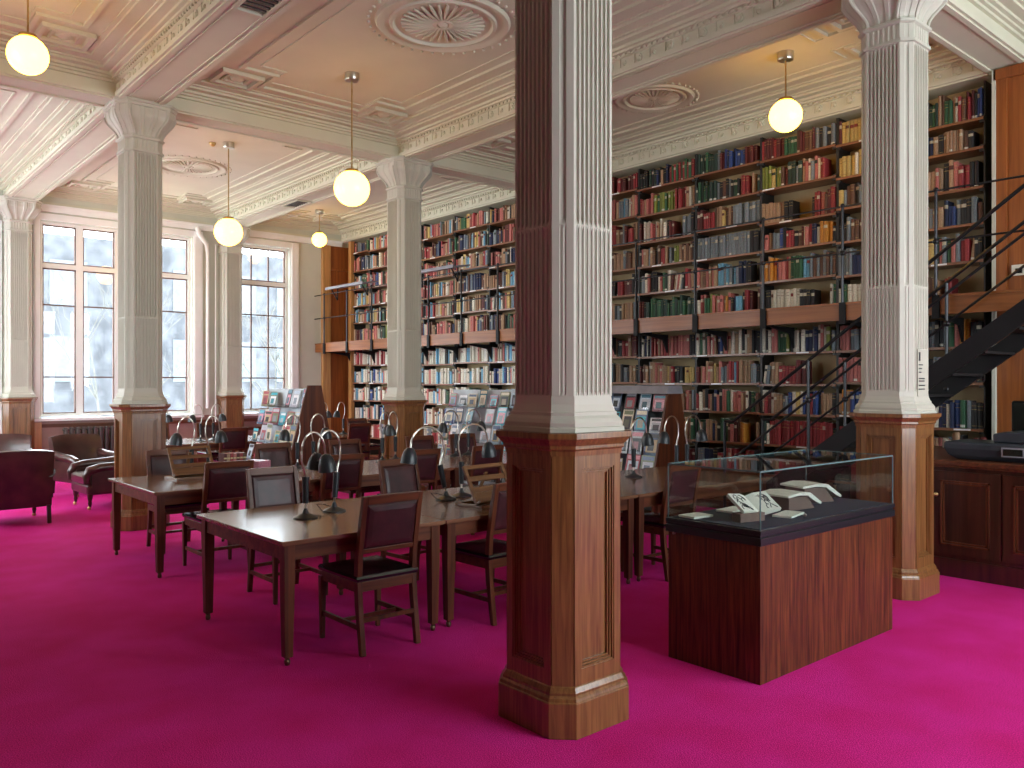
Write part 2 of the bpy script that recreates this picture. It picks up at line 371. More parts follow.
# radiator
t=thing('radiator','dark column radiator under the large window behind the armchairs','radiator',(4.3,YW-.16,0))
for i in range(12):
    mb=MB(); mb.box(-.6+i*.1,-.05,.12,-.54+i*.1,.05,.9); mb.build('fin','radiator',t,False,.015)
for q in (-.56,.54):
    mb=MB(); mb.box(q-.02,-.03,0,q+.02,.03,.13); mb.build('foot','radiator',t)
mb=MB(); mb.tube([(-.62,0,.16),(.6,0,.16)],.02,8); mb.tube([(-.62,0,.86),(.6,0,.86)],.02,8)
mb.build('pipe','radiator',t,True)
# ------------------------------------------------------------------ columns
def cham(s,c,z): return [(s-c,-s,z),(s,-s+c,z),(s,s-c,z),(s-c,s,z),(-s+c,s,z),(-s,s-c,z),(-s,-s+c,z),(-s+c,-s,z)]
def fluted(s,c,z,n,depth,margin=.012,cf=True,fill=False):
    """chamfered square with n flutes per face, ccw from bottom face"""
    pts=[]
    def edge(p,q,n,dep,mg):
        px,py=p;qx,qy=q; L=math.hypot(qx-px,qy-py); dx,dy=(qx-px)/L,(qy-py)/L; nx,ny=-dy,dx   # inward normal for ccw
        pts.append((px,py,z)); w=(L-2*mg)/n; fw=w*.72
        for i in range(n):
            a=mg+i*w+(w-fw)/2
            prof=((0,0),(.12,.75),(.5,1),(.88,.75),(1,0)) if not fill else ((0,0),(.1,.8),(.5,.15),(.9,.8),(1,0))
            for t,dd in prof: pts.append((px+dx*(a+t*fw)+nx*dd*dep,py+dy*(a+t*fw)+ny*dd*dep,z))
    cs=[(-s+c,-s),(s-c,-s),(s,-s+c),(s,s-c),(s-c,s),(-s+c,s),(-s,s-c),(-s,-s+c)]
    for i in range(8):
        p,q=cs[i],cs[(i+1)%8]
        if i%2==0: edge(p,q,n,depth,margin)
        else: edge(p,q,1 if not cf else 1,depth*.5,.03)
    return pts
def column(x,y,label,half=False,flutes=8,sign=False):
    t=thing('column',label,'column',(x,y,0),0)
    mb=MB(); mb.loft([cham(.282,.095,0),cham(.282,.095,.17),cham(.276,.093,.175)]); mb.build('base_block','oak',t,False,.003)
    mb=MB(); mb.loft([cham(.276,.093,.175),cham(.272,.09,.19),cham(.262,.088,.2),cham(.262,.088,.212),cham(.25,.084,.235),cham(.245,.082,.24)]); mb.build('base_moulding','oak',t)
    mb=MB(); mb.loft([cham(.214,.076,.24),cham(.214,.076,1.35)])
    s=.245;c=.082;zz0,zz1=.24,1.35
    # framed panels on the four faces, plain pilaster strips on chamfers
    for a in range(4):
        mb.T=Matrix.Rotation(a*PI/2,4,'Z')
        w=s-c
        mb.box(-w,-s,zz0,-w+.045,-s+.03,zz1); mb.box(w-.045,-s,zz0,w,-s+.03,zz1)
        mb.box(-w+.045,-s,zz0,w-.045,-s+.03,zz0+.075); mb.box(-w+.045,-s,zz1-.06,w-.045,-s+.03,zz1)
        for q,d in ((.045,.005),(.056,.013),(.067,.02)):   # stepped bead inside frame
            aa,bb,cc,dd=-w+q,w-q,zz0+.075+(q-.045),zz1-.06-(q-.045)
            mb.box(aa,-s+d,cc,aa+.009,-s+.03,dd); mb.box(bb-.009,-s+d,cc,bb,-s+.03,dd); mb.box(aa+.009,-s+d,cc,bb-.009,-s+.03,cc+.009); mb.box(aa+.009,-s+d,dd-.009,bb-.009,-s+.03,dd)
        mb.T=Matrix.Rotation(a*PI/2+PI/4,4,'Z')
        rr=(s*2-c)/math.sqrt(2); hw=c/math.sqrt(2)
        mb.box(-hw+.006,-rr-.002,zz0,hw-.006,-rr+.02,zz1)
    mb.T=Matrix.Identity(4); mb.build('pedestal','oak',t)
    mb=MB(); mb.loft([cham(.25,.084,1.35),cham(.252,.085,1.375),cham(.262,.088,1.385),cham(.262,.088,1.4),cham(.285,.094,1.43),cham(.292,.096,1.435),cham(.292,.096,1.462),cham(.24,.08,1.465)]); mb.build('pedestal_cap','oak',t)
    mb=MB(); mb.loft([cham(.262,.086,1.465),cham(.262,.086,1.485),cham(.252,.084,1.49),cham(.255,.085,1.51),cham(.245,.082,1.53),cham(.232,.08,1.545),cham(.232,.08,1.56),cham(.226,.08,1.565),cham(.216,.08,1.6),cham(.212,.08,1.64)]); mb.build('shaft_base','colpaint',t)
    S=.212;C=.075
    mb=MB()
    mb.loft([fluted(S,C,1.64,flutes,.0001),fluted(S,C,1.66,flutes,.011,fill=True),fluted(S,C,2.46,flutes,.011,fill=True),fluted(S,C,2.48,flutes,.0001,fill=True)],False)
    mb.loft([fluted(S,C,2.48,flutes,.0001),fluted(S,C,2.51,flutes,.019),fluted(S,C,4.39,flutes,.019),fluted(S,C,4.42,flutes,.0001)],False)
    mb.build('shaft','colpaint',t)
    mb=MB()
    mb.loft([cham(.212,.075,4.42),cham(.228,.078,4.425),cham(.228,.078,4.45),cham(.216,.076,4.455)])
    mb.loft([fluted(.214,.076,4.455,6,.006),fluted(.214,.076,4.57,6,.006)],False)
    mb.loft([cham(.216,.076,4.57),cham(.232,.08,4.58),cham(.235,.08,4.6),cham(.222,.078,4.61)])
    SM=lambda u:u*u*(3-2*u)
    secs=[fluted(.216+.122*SM(i/12),.076+.03*i/12,4.61+.25*i/12,3,.012,margin=.01) for i in range(13)]
    secs+=[fluted(.338,.106,4.925,3,.012,margin=.01)]
    mb.loft(secs,False)
    mb.loft([cham(.335,.105,4.92),cham(.345,.105,4.925),cham(.345,.105,4.955),cham(.36,.11,4.965),cham(.36,.11,4.99)])
    mb.build('capital','colpaint',t)
    for a in range(4):     # scroll ribs at each face's edges
        mb=MB(); mb.T=Matrix.Rotation(a*PI/2,4,'Z')
        for sx in (-1,1):
            pts=[]
            for i in range(13):
                u=i/12; s2=.216+.122*SM(u); pts.append((sx*(s2-.095-.03*u),-s2-.004,4.61+.25*u))
            mb.tube(pts,.012,6)
        mb.build('scroll_rib','colpaint',t,True)
    return t
column(2.995,3.055,'nearest column, fluted grey-cream shaft on a panelled oak pedestal in front of the tables')
column(6.835,3.08,'right-hand fluted column on oak pedestal, standing behind the glass display case')
column(3.09,10.36,'left column on oak pedestal, standing before the large far window')
column(6.84,10.36,'slim-looking middle column between the hanging globe and the bookcases')
column(2.97,17.0,'column against the window wall at the far left, light entering beside it')
column(6.86,17.0,'column against the wall between the two far windows')
# notice on the right column
t=thing('printed_notice','small pale printed notice with dark text lines on right-hand column shaft','notice',(6.835,3.08-.2165,0))
mb=MB(); mb.box(-.075,-.004,1.60,.12,0,1.98); mb.build('panel','colpaint',t)
mb=MB()
mb.box(-.06,-.0055,1.885,-.03,-.004,1.955)
for i,(w,z) in enumerate(((.075,1.855),(.06,1.825),(.045,1.795),(.11,1.745),(.105,1.725),(.115,1.69),(.11,1.66))): mb.box(-.06,-.0055,z-.006,-.06+w,-.004,z+.004)
mb.build('text_lines','lampgrey',t)
# ------------------------------------------------------------------ pendants
def pendant(x,y,zc,r,label):
    t=thing('pendant_lamp',label,'pendant lamp',(x,y,ZC),0)
    mb=MB(); mb.lathe([(.085,0),(.088,-.07),(.08,-.085),(.01,-.09)],20); mb.build('ceiling_canopy','steel',t,True)
    mb=MB(); mb.tube([(0,0,-.08),(0,0,zc+r-ZC+.01)],.009,8); mb.build('rod','brass',t,True)
    mb=MB(); mb.lathe([(.02,zc+r-ZC+.03),(.075,zc+r-ZC+.015),(.08,zc+r-ZC-.012),(.07,zc+r-ZC-.02)],20); mb.build('collar','brass',t,True)
    mb=MB(); mb.ball((0,0,zc-ZC),r,32,18); mb.build('globe','globe',t,True)
pendant(4.885,8.5,3.98,.205,'lit opal globe on a long rod before the middle column, lowest of the near lamps')
pendant(4.885,12.15,3.98,.205,'lit opal globe hanging between the far windows, second globe from the left column')
pendant(4.885,15.8,3.98,.2,'lit opal globe half hidden behind the left column')
pendant(8.16,4.86,4.63,.175,'lit opal globe on a short rod before the bookcases, left of right-hand column')
pendant(8.2,15.6,4.7,.15,'smallest lit globe, far corner near the wooden end of the bookcases')
pendant(1.57,8.5,4.67,.17,'lit opal globe at the top left corner of the view')
# ------------------------------------------------------------------ bookcases
bays=[('R0',3.34,4.17),('R1',4.17,4.99),('B2',4.99,6.04),('B3',6.04,7.08),('B4',7.08,8.12),('B5',8.12,9.17),('B6',9.17,10.2),('B7',10.61,11.66),('B8',11.66,12.71),('B9',12.71,13.76),('B10',13.76,14.8),('B11',14.8,15.83),('B12',15.83,16.5)]
SH=[4.62,4.22,3.82,3.435,3.04,2.645,2.105,1.715,1.33,.92,.53,.14]
blab={'R0':'bookcase bay nearest the stairs, right of the right-hand column','R1':'bookcase bay partly hidden behind the right-hand column','B2':'bookcase bay above the stair handrails, with wide gap on its third shelf',
'B3':'bookcase bay left of the stair newels, with row of blue-grey volumes','B4':'bookcase bay with lime green spines, directly behind the dark-framed rack','B5':'bookcase bay showing just right of the nearest column',
'B6':'bookcase bay behind the nearest column','B7':'bookcase bay just left of the nearest column','B8':'bookcase bay with one bright red volume, between two columns','B9':'bookcase bay just right of the middle column',
'B10':'bookcase bay behind the middle column','B11':'bookcase bay just left of the middle column','B12':'narrow far bookcase bay beside the light oak end post'}
XB=9.5
ZO={'B2':[-.01,.01,-.04,0,-.01,-.03,0,-.015,-.01,0],'B3':[0,0,.015,0,0,-.015,0,0,0,0],'B4':[-.015,-.01,-.015,.01,.01,.01,0,0,0,0],'R1':[-.03,-.03,0,-.02,-.035,-.02,0,.01,0,.01],'R0':[-.08,.01,-.01,-.01,-.015,-.05,0,0,-.11,0],'B8':[.01,.015,.06,.01,.02,.01,.01,.005,.01,0],'B12':[.04,.02,.01,.02,.04,0,.03,.02,.01,0]}
def zoff(nm,bi,j):
    if nm in ZO and j<10: return ZO[nm][j]
    return .014*((bi*7+j*3)%3-1) if j<10 else 0
for bi,(nm,y0,y1) in enumerate(bays):
    t=thing('bookcase',blab[nm],'bookcase',(XB,(y0+y1)/2,0)); h=(y1-y0)/2
    for j,z in enumerate(SH):
        z+=zoff(nm,bi,j)
        mb=MB(); mb.box(0,-h+.004,z-.028,.3,h-.004,z); mb.box(.02,-h+.002,z-.055,.06,-h+.05,z+.02,1); mb.box(.02,h-.05,z-.055,.06,h-.002,z+.02,1)
        mb.build('shelf',['shelf','upright'],t)
    mb=MB(); mb.box(.045,-h,0,.33,-h+.016,4.93); mb.build('upright','upright',t)
    mb=MB(); mb.box(.045,h-.016,0,.33,h,4.93)
    mb.build('upright','upright',t)
    mb=MB(); mb.box(.335,-h+.001,0,.35,h-.001,4.95); mb.build('back_panel','back',t)
    mb=MB(); mb.box(.0,-h+.02,0,.3,h-.02,.105); mb.build('plinth','mahog',t)
    for j,z in enumerate(SH[:10]):
        z+=zoff(nm,bi,j)
        if (bi*5+j*3)%4<2:
            mb=MB(); a=h-.05-.3*((j*7+bi)%3)*.8; mb.box(-.004,a-.17,z-.022,0,a,z-.004); mb.build('label_holder','white',t)
# pier between bays
mb=MB(); mb.box(9.46,10.23,0,9.86,10.58,4.93); struct('trim_68',mb,'mahog')
PAL={'R':(.27,.026,.03),'D':(.1,.014,.013),'G':(.028,.1,.045),'K':(.018,.042,.03),'B':(.025,.055,.19),'N':(.012,.02,.065),'W':(.62,.57,.46),'T':(.33,.2,.115),'O':(.5,.2,.02),
'Y':(.46,.33,.11),'b':(.11,.05,.028),'x':(.012,.011,.012),'s':(.17,.2,.22),'P':(.42,.13,.11),'L':(.19,.22,.035),'S':(.12,.3,.42),'V':(.07,.035,.11)}
CN={'R':'red','D':'dark red','G':'green','K':'dark green','B':'blue','N':'navy','W':'cream','T':'tan','O':'orange','Y':'ochre','b':'brown','x':'black','s':'grey','P':'pink','L':'lime green','S':'light blue','V':'purple'}
DATA={
'B4':["KxKxxxKxKNxTxNxRGRGRGRGRGR","RPTPRPLLGLLGLLLLRDRDRTWT","DDWWWsPRWTWTWxDD....sssx","xPTTsTbxbRRTxsxLLTbTbTbx","KsWPxxxxWPGKWW//////xRPT","DDxKKGGKGGKKKGKGKGKGGKK","xWNWxsRRPRTPRRTPPRPPPPPxx","DDbTsTTPTPTTYTRRxxx.YYYY","TTPWTxTxPTPRRTWWxTTPPTs","GTKTTNTxGGGGPDbOOxTTG","DDDbbDDRRxxDDbbDD","xxDDbbxxKKxx"],
'B3':["KKKKKGKKKsDDBNBNBBBBDDDD.","KGKGKGKKsxbxsxKGxPRR.T.K","DDRRRRRRbTTYbTbssssssss","ssssssssssssssssssssxx","PTbPTPTSSsSSsSSsNNxx...","WRPGGLPTPPTOPxNSSxRRD..b","WGWKPWPTNBTPTWTWxWTTxxx","DTPTPTYTPssPRRSRTTTTTssx","RWTxPTxNPxPPGWPPPTTWxGGb","GTKTTNTxGGGGbPDbOO....T","ssNNxRRPPRWWRRx","xxDDbbxxKKxx"],
'B2':["RDDDDRDDGGGGbDDbbDsxsxs","LLLYGLLbDKKsKTPWsPWRR...","TTTTTTxx......xRRPbDR","PPTbssBxRRRxbDWPRNNWOOOx","OOTOOBPPRTGGGGSSsbsbsbsb","xxxWWWWWWWWWxxxx......WG","WxWPPGGGGLxWWxWNNsNWPWLxs","//TTTRRRRRDD........","WRDWTTTssBWYWBNRBBxTTTTx","KKWRRRRRRRRRRRRRRRRRRRRx","xxRRDDxxbbTTxx","xxDDbbxxKKxx"],
'R1':["DYYYYYYYYYTTbbTTD","YYYYWYWYWYYDDbbTT","YsbbxsTTbxxsbbDD","xxsbbbbbDbbDDxxb","ssssNNsssxxssNNs","WGWWWTWWWWWTTWWs","PPPsssbbbPPbbsss","PPPPPPWWWWWPPTTT","TOTBBWxGsTTNNxxT","RRRxsWsDDDxxRRbb","xxRRDDxxbb","xxDDbbxxKK"],
'R0':["bTTsxxKGKTbGGTWRbDRDxBB","xxssNNTxTTTTTTbx..","TTbTTTTPTxTPRRxx.","sTTsTsTTNBBsxxsb","YTTsYKPsGPsRR/xx","TTbbTT.RR......","xxssxssxxsGPOOxx","bbTTxxssPPWTGDDx","xxTTxWWNNWNBGsxx","TTbbsTTPPsxxTTPx","xxDDbbxxxx","xxDDbbxxKK"],
'B5':["KDKDxxDDbbDD.RRDD.DDRR","KKssssSsWTPPTTssSsWPTP","DDRRbbsbDsPRRTTbsDRRbT","DDbbTTsTTTxbTTTTssbbTT","sDDbbxxDDDxxxRRDDDxx","TTTTsTTWTTTTxsxTTTTTsx","xTPPRRWDxTDRPTxxRRPTDD","xxTTssxxssSxTTxsssxTTx","TTPWTxTxPTPRRTWWxTTPP","xxTTssxxssSxTTxs","xxDDbbxxbb","xxDDbbxxKK"]}
FARU=["NNNNsNsNbDDbTTPTTTbb","PPWWBNbPDDDPPbTWWxx","TTPWSSsYYTPbWSWRRRxD","GsPPTTPPRPPPbKRTTsxW","GPPTWWTTRRsSRRTTPPbK","KWWTTPPPYYGGGLLxKGKb"]
FARL=["BBWWSBWSPWWWTPWWSWWx","WWPWWWsSWSPWWWWKGWPW","WWSSWWWWWPTWWWWSxWWW","PWTWssPPWWWWPPRWRPWW","RRRPWTWWWsPPTWWssW","xxDDbbxxKK"]
books=[]; 
def genshelf(nm,bi,y0,y1,j):
    z=SH[j]+zoff(nm,bi,j); W=y1-y0-.05
    if nm in DATA: s=DATA[nm][j]
    else:
        rg=random.Random(bi*31+j*7); base=list((FARU[rg.randrange(6)][:9]+FARU[rg.randrange(6)][5:14]+FARU[rg.randrange(6)][-5:]) if j<6 else FARL[j-6 if j>9 else rg.randrange(4)])
        kk=rg.randrange(len(base)); base=base[kk:]+base[:kk]
        if rg.random()<.5: base=base[::-1]
        s=''.join(base)
        if nm=='B12': s=s[:14]
    rg=random.Random(bi*97+j*13+5)
    avail=(SH[j-1]+zoff(nm,bi,j-1)-z-.06) if j else 4.93-z; avail=min(avail,.36)
    # widths
    ws=[];prev=None;w=.03;hh=.24
    items=[]
    for ch in s:
        if ch=='.': items.append((ch,1.0,0)); prev=ch; continue
        if ch!=prev:
            w=rg.uniform(.75,1.35); hh=rg.uniform(.66,.93)*avail
        items.append((ch,w*rg.uniform(.92,1.08),hh*rg.uniform(.97,1.03) if ch!='/' else .24)); prev=ch
    tot=sum(i[1] for i in items); y=y1-.025; num=0
    sc=W/tot
    for ch,w,h in items:
        ww=w*sc
        if ch!='.':
            lean=0
            c=ch
            if ch=='/': c=rg.choice('TPDWTs'); lean=.28
            nx_empty=False
            num+=1
            books.append(dict(bay=nm,j=j,n=num,y=y-ww,w=ww*.94,h=min(h,avail*.97),z=z,c=c,lean=lean,d=rg.uniform(.15,.21),band=rg.random(),x=XB+rg.uniform(.008,.05)))
        y-=ww
    for b in books:
        if b['bay']==nm and b['j']==j: b['tot']=num
for bi,(nm,y0,y1) in enumerate(bays):
    for j in range(11): genshelf(nm,bi,y0,y1,j)
def bookmesh(mb,b,local=False):
    rg=random.Random(int(b['y']*1e4)+b['j'])
    c=PAL[b['c']]; v=rg.uniform(.75,1.25)*(1.0 if b['bay'] in DATA else 1.25); c=tuple(min(.8,x*v+.004) for x in c)
    w,h,d=b['w'],b['h'],b['d']; X,Y,Z=(0,0,0) if local else (b['x'],b['y'],b['z'])
    T=Matrix.Translation((X,Y,Z+.0005))
    if b['lean']: T=T@Matrix.Rotation(b['lean']*.5,4,'X')
    mb.T=T
    # cover: slightly rounded spine towards -x
    poly=[(d,0),(.006,0),(0,w*.2),(-.004,w*.5),(0,w*.8),(.006,w),(d,w)]
    mb.loft([[(p[0],p[1],0) for p in poly],[(p[0],p[1],h-.006) for p in poly]],True,None,c)
    mb.box(.008,.003,h-.006,d-.006,w-.003,h-.003,None,(.55,.5,.4))     # page block top
    mb.box(.0,w*.05,h-.0061,.006,w*.95,h,None,c); 
    # spine bands / label
    pol2=lambda z0,z1,col:mb.loft([[(p[0]-.0012,p[1],z) for p in poly[1:6]]+[(.008,w*.9,z),(.008,w*.1,z)] for z in (z0,z1)],True,None,col)
    lum=sum(c)/3
    gold=(.42,.3,.1) if lum<.3 else (.1,.03,.02)
    k=b['band']
    if k<.45:
        pol2(h*.72,h*.735,gold); pol2(h*.86,h*.87,gold)
        if k<.25: pol2(h*.1,h*.112,gold)
    elif k<.7:
        lc=(.5,.45,.33) if lum<.25 else rg.choice([(.2,.02,.02),(.02,.03,.02),(.1,.03,.02)])
        pol2(h*.68,h*.82,lc)
    elif k<.8: pol2(h*.04,h*.13,(.62,.6,.52))
cand=[]
for b in books:
    u,v,dd=proj(XB,b['y']+b['w']/2,b['z']+.1)
    vis=((736<u<863) or (933.5<u<986)) and v<440 and b['bay'] in('R0','R1','B2')
    b['key']=(0 if vis else 1, dd)
cand=sorted(books,key=lambda b:b['key'])
near=[b for b in cand if b['key'][0]==0][:298]
nearid=set(id(b) for b in near)
ORD=['','first','second','third','fourth','fifth','sixth','seventh','eighth','ninth','tenth','eleventh','twelfth','thirteenth','fourteenth','fifteenth','sixteenth','seventeenth','eighteenth','nineteenth','twentieth','twenty-first','twenty-second','twenty-third','twenty-fourth','twenty-fifth','twenty-sixth','twenty-seventh']
SHN=['top shelf','second shelf','third shelf','fourth shelf','fifth shelf','last shelf above gallery','first shelf under gallery','second shelf under gallery','third shelf under gallery','fourth shelf under gallery','fifth shelf under gallery']
BN={'R0':('right','bay beside wood panel'),'R1':('left','bay meeting right-hand column'),'B2':('left','bay behind stair rails')}
for b in near:
    side,bn=BN[b['bay']]; n=b['n'] if side=='left' else b['tot']-b['n']+1
    mb=MB(); bookmesh(mb,b,True); o=mb.build('book','book'); o.location=(b['x'],b['y'],b['z'])
    sn=SHN[b['j']].replace(' under gallery',' below gallery')
    tag(o,f"{CN[b['c']]} book, {ORD[n]} from {side}, {sn}, {bn}",'book','books on the shelves nearest the stairs')
mb=MB()
for b in books:
    if id(b) not in nearid: bookmesh(mb,b)
mb.T=Matrix.Identity(4)
tag(mb.build('books','book'),'hundreds of further library books filling the shelves left of the stair bays','books',None,'stuff')
# ------------------------------------------------------------------ gallery, railing
t=thing('gallery_walkway','wooden gallery walkway with glossy fascia running along the bookcases halfway up','gallery',(0,0,0))
GY0=-.3; GY1=YW-.06
mb=MB(); mb.box(8.87,3.34,2.57,9.49,GY1,2.605); mb.box(8.87,GY0,2.57,9.44,2.2,2.605); mb.box(8.87,2.2,2.57,9.4,3.34,2.605); mb.build('floor_boards','shelf',t)
mb=MB(); mb.box(8.83,GY0,2.41,8.87,GY1,2.585); mb.box(8.815,GY0,2.585,8.88,GY1,2.61); mb.build('fascia','fascia',t)
posts=[3.55+i*1.0 for i in range(-3,14)]
for y in posts:
    mb=MB(); mb.box(8.8,y-.035,2.37,8.835,y+.035,2.61); mb.prism([(8.87,2.41),(9.5,2.41),(9.5,2.15),(9.4,2.33)],'y',y-.015,y+.015); mb.build('bracket','iron',t)
t=thing('gallery_railing','thin black iron railing with two rails along the gallery edge','railing',(0,0,0))
for y in posts:
    mb=MB(); mb.tube([(8.815,y,2.6),(8.815,y,3.69)],.016,8); mb.build('post','railiron',t,True)
    mb=MB(); mb.ball((8.815,y,3.16),.032,10,6); mb.ball((8.815,y,3.69),.026,10,6); mb.build('knob','railiron',t,True)
for z in (3.16,3.68):
    mb=MB(); mb.tube([(8.815,GY0 if z else 0,z),(8.815,GY1,z)],.011,8); mb.build('rail','railiron',t,True)
for i,(ya,yb,l) in enumerate(((14.55,16.1,'grey sloping reading ledge on gallery railing by the far corner'),(11.5,12.9,'grey sloping reading ledge on gallery railing just right of middle column'))):
    t=thing('reading_ledge',l,'ledge',(8.815,(ya+yb)/2,3.71)); h=(yb-ya)/2
    mb=MB(); mb.prism([(-.2,.02),(.16,.08),(.16,.105),(-.2,.045)],'y',-h,h); mb.box(-.215,-h,.015,-.195,h,.07); mb.build('board','greyboard',t)
    for q in (-h+.15,h-.15):
        mb=MB(); mb.bar((0,q,-.2),(-.14,q,.02),.02,.02); mb.bar((0,q,-.2),(0,q,.05),.02,.02); mb.build('bracket','iron',t)
# ------------------------------------------------------------------ staircase
t=thing('staircase','open black iron staircase with slanting round handrails rising to the gallery','staircase',(8.385,5.8,0))
SX=.39; sl=.729
def sy(z): return -(z/sl)
for s in (-1,1):
    mb=MB(); x=s*SX; mb.prism([(.03,0),(-.26,0),(-3.68,2.49),(-3.68,2.64),(-3.6,2.64),(.03,.02)],'x',x-.02,x+.02); mb.build('stringer','iron',t)
for i in range(13):
    z=.2*(i+1); mb=MB(); mb.box(-SX+.02,-z/sl-.25,z-.025,SX-.02,-z/sl+.02,z); mb.build('tread','iron',t)
for s in (-1,1):
    x=s*SX
    def rail(h0,hz): # parallel rail, h above pitch line
        mb=MB(); mb.tube([(x,-.27,h0-.0),(x,-.38,h0),(x,-3.9,h0+(3.9-.38)*sl)],.018,8); mb.build('handrail','railiron',t,True)
    rail(1.275,0)
    mb=MB(); mb.tube([(x,-.27,.78),(x,-3.9,.78+3.63*sl)],.014,8); mb.build('handrail','railiron',t,True)
    for q in (-.27,-1.3,-2.37,-3.4):
        mb=MB(); zb=max(0,(-q-.08)*sl-.05); mb.tube([(x,q,zb),(x,q,1.275+max(0,(-q-.38))*sl)],.017,8); mb.build('newel' if q==-.27 else 'baluster','railiron',t,True)
        mb=MB(); mb.ball((x,q,.78+(-q-.27)*sl),.034,10,6); mb.ball((x,q,zb+.03),.034,10,6); mb.build('knob','railiron',t,True)
# ------------------------------------------------------------------ low cabinet, printer, monitor
t=thing('low_cabinet','long dark polished wooden cabinet with panelled doors, right edge under the stairs','cabinet',(7.68,2.0,0))
mb=MB(); mb.box(.02,-2.4,.0,1.7,1.75,.97); mb.box(.005,-2.4,0,.02,1.755,.16); mb.build('body','dark',t)
mb=MB(); mb.box(-.03,-2.42,.985,1.72,1.78,1.025); mb.box(-.015,-2.41,.965,1.71,1.765,.985); mb.build('top','mahogx',t,False,.006)
for i,(a,b) in enumerate(((-.22,.55),(-1.0,-.24),(.57,1.13))):
    d=MB(); d.box(0,a,.2,.02,b,.93); dd=d.build('door','dark',t)
    mb=MB()
    for q,x in ((.08,-.012),(.1,-.006)):
        aa,bb,cc,ee=a+q,b-q,.2+q,.93-q
        mb.box(x,aa,cc,.001,aa+.014,ee); mb.box(x,bb-.014,cc,.001,bb,ee); mb.box(x,aa,cc,.001,bb,cc+.014); mb.box(x,aa,ee-.014,.001,bb,ee)
    mb.build('moulding','mahog',dd)
    mb=MB(); mb.ball((-.03,(a+.05) if i==0 else (b-.05),.72),.02,10,6); mb.tube([(0,(a+.05) if i==0 else (b-.05),.72),(-.03,(a+.05) if i==0 else (b-.05),.72)],.009,8); mb.build('knob','brass',dd,True)
t=thing('printer','dark grey desktop printer with curved body and small display on the cabinet','printer',(8.0,2.70,1.026))
mb=MB(); 
mb.loft([[(x,y,z) for x,y in ((-.2*k,-.6),(.32,-.6),(.32,.38*k2),(-.2*k,.38*k2))] for k,k2,z in ((.7,.75,0),(.9,.92,.04),(1,1,.1),(1,1,.16))],True); mb.build('body','plastic',t,False,.02)
mb=MB(); mb.prism([(-.55,.162),(.0,.162),(.0,.24),(-.1,.26),(-.5,.26)],'x',-.12,.28); mb.build('lid','plastic',t,False,.015)
mb=MB(); mb.box(-.215,-.28,.05,-.2,-.1,.13); mb.build('display_frame','greyboard',t); 
mb=MB(); mb.box(-.219,-.265,.062,-.213,-.115,.118); mb.build('screen','screen',t)
t=thing('monitor','black flat computer monitor seen edge-on at the right edge above the printer','monitor',(8.5,2.62,1.026))
mb=MB(); mb.box(-.1,-.25,0,.1,.1,.02); mb.box(-.02,-.1,.02,.02,-.04,.16); mb.build('foot','plastic',t)
mb=MB(); mb.box(-.02,-.5,.14,.03,.13,.52); mb.build('display','screen',t,False,.02)
# small things on cabinet behind printer
for i,(y,c,h) in enumerate(((3.60,'W',.1),(3.50,'T',.17),(3.42,'P',.1),(3.33,'T',.1),(3.24,'D',.13))):
    mb=MB(); mb.lathe([(.035,0),(.035,h*.9),(.02,h)],10,(9.2,y,1.026),None,PAL[c]); 
    tag(mb.build('jar','book',None,True),{'W':'small white pot','T':'tan pot','P':'pink pot','D':'dark red pot'}[c]+(' leftmost' if i==0 else ' tallest' if i==1 else ' in the middle' if i==2 else ' fourth from left' if i==3 else ' rightmost')+' of the row at the back of the cabinet','pot','pots behind the printer')
# socket plate
t=thing('socket_plate','cream double socket plate with black plugs on wood panel by the stairs','socket',(XW-.087,2.94,2.86))
mb=MB(); mb.box(-.01,-.17,-.05,0,.11,.06); mb.build('plate','paper',t)
for q in (-.1,.04):
    mb=MB(); mb.box(-.03,q-.03,-.03,-.01,q+.03,.02); mb.build('plug','screen',t)
# ------------------------------------------------------------------ display case
cx0,cx1,cy0,cy1=4.10,5.74,2.6,3.25
t=thing('display_case','glass-topped display case on red wood plinth, right of the nearest column','display case',((cx0+cx1)/2,(cy0+cy1)/2,0)); hx=(cx1-cx0)/2; hy=(cy1-cy0)/2
mb=MB(); mb.box(-hx,-hy,0,hx,hy,.785); mb.build('plinth','case',t,False,.003)
mb=MB(); mb.box(-hx-.012,-hy-.012,.785,hx+.012,hy+.012,.83); mb.box(-hx-.004,-hy-.004,.83,hx+.004,hy+.004,.845); mb.box(-hx-.012,-hy-.012,.845,hx+.012,hy+.012,.87); mb.build('black_rim','black',t,False,.003)
mb=MB(); mb.box(-hx+.02,-hy+.02,.87,hx-.02,hy-.02,.875); mb.build('felt_bed','felt',t)
g=.006
for nm,b in (('glass_pane',(-hx,-hy,.872,hx,-hy+g,1.2)),('glass_pane',(-hx,hy-g,.872,hx,hy,1.2)),('glass_pane',(-hx,-hy+g,.872,-hx+g,hy-g,1.2)),('glass_pane',(hx-g,-hy+g,.872,hx,hy-g,1.2)),('glass_top',(-hx,-hy,1.2,hx,hy,1.206))):
    mb=MB(); mb.box(*b); mb.build(nm,'glass',t)
mb=MB()
for sx in (-1,1):
    for sy_ in (-1,1): mb.box(sx*hx-.003,sy_*hy-.003,.872,sx*hx+.003,sy_*hy+.003,1.2)
for sy_ in (-1,1): mb.box(-hx,sy_*hy-.003,1.199,hx,sy_*hy+.003,1.208)
for sx in (-1,1): mb.box(sx*hx-.003,-hy,1.199,sx*hx+.003,hy,1.208)
mb.build('glass_edges','edge',t)
mb=MB(); mb.tube([(-hx-.015,hy-.05,.78),(-hx+.0,hy-.05,.78)],.008,8); mb.build('lock','steel',t,True)
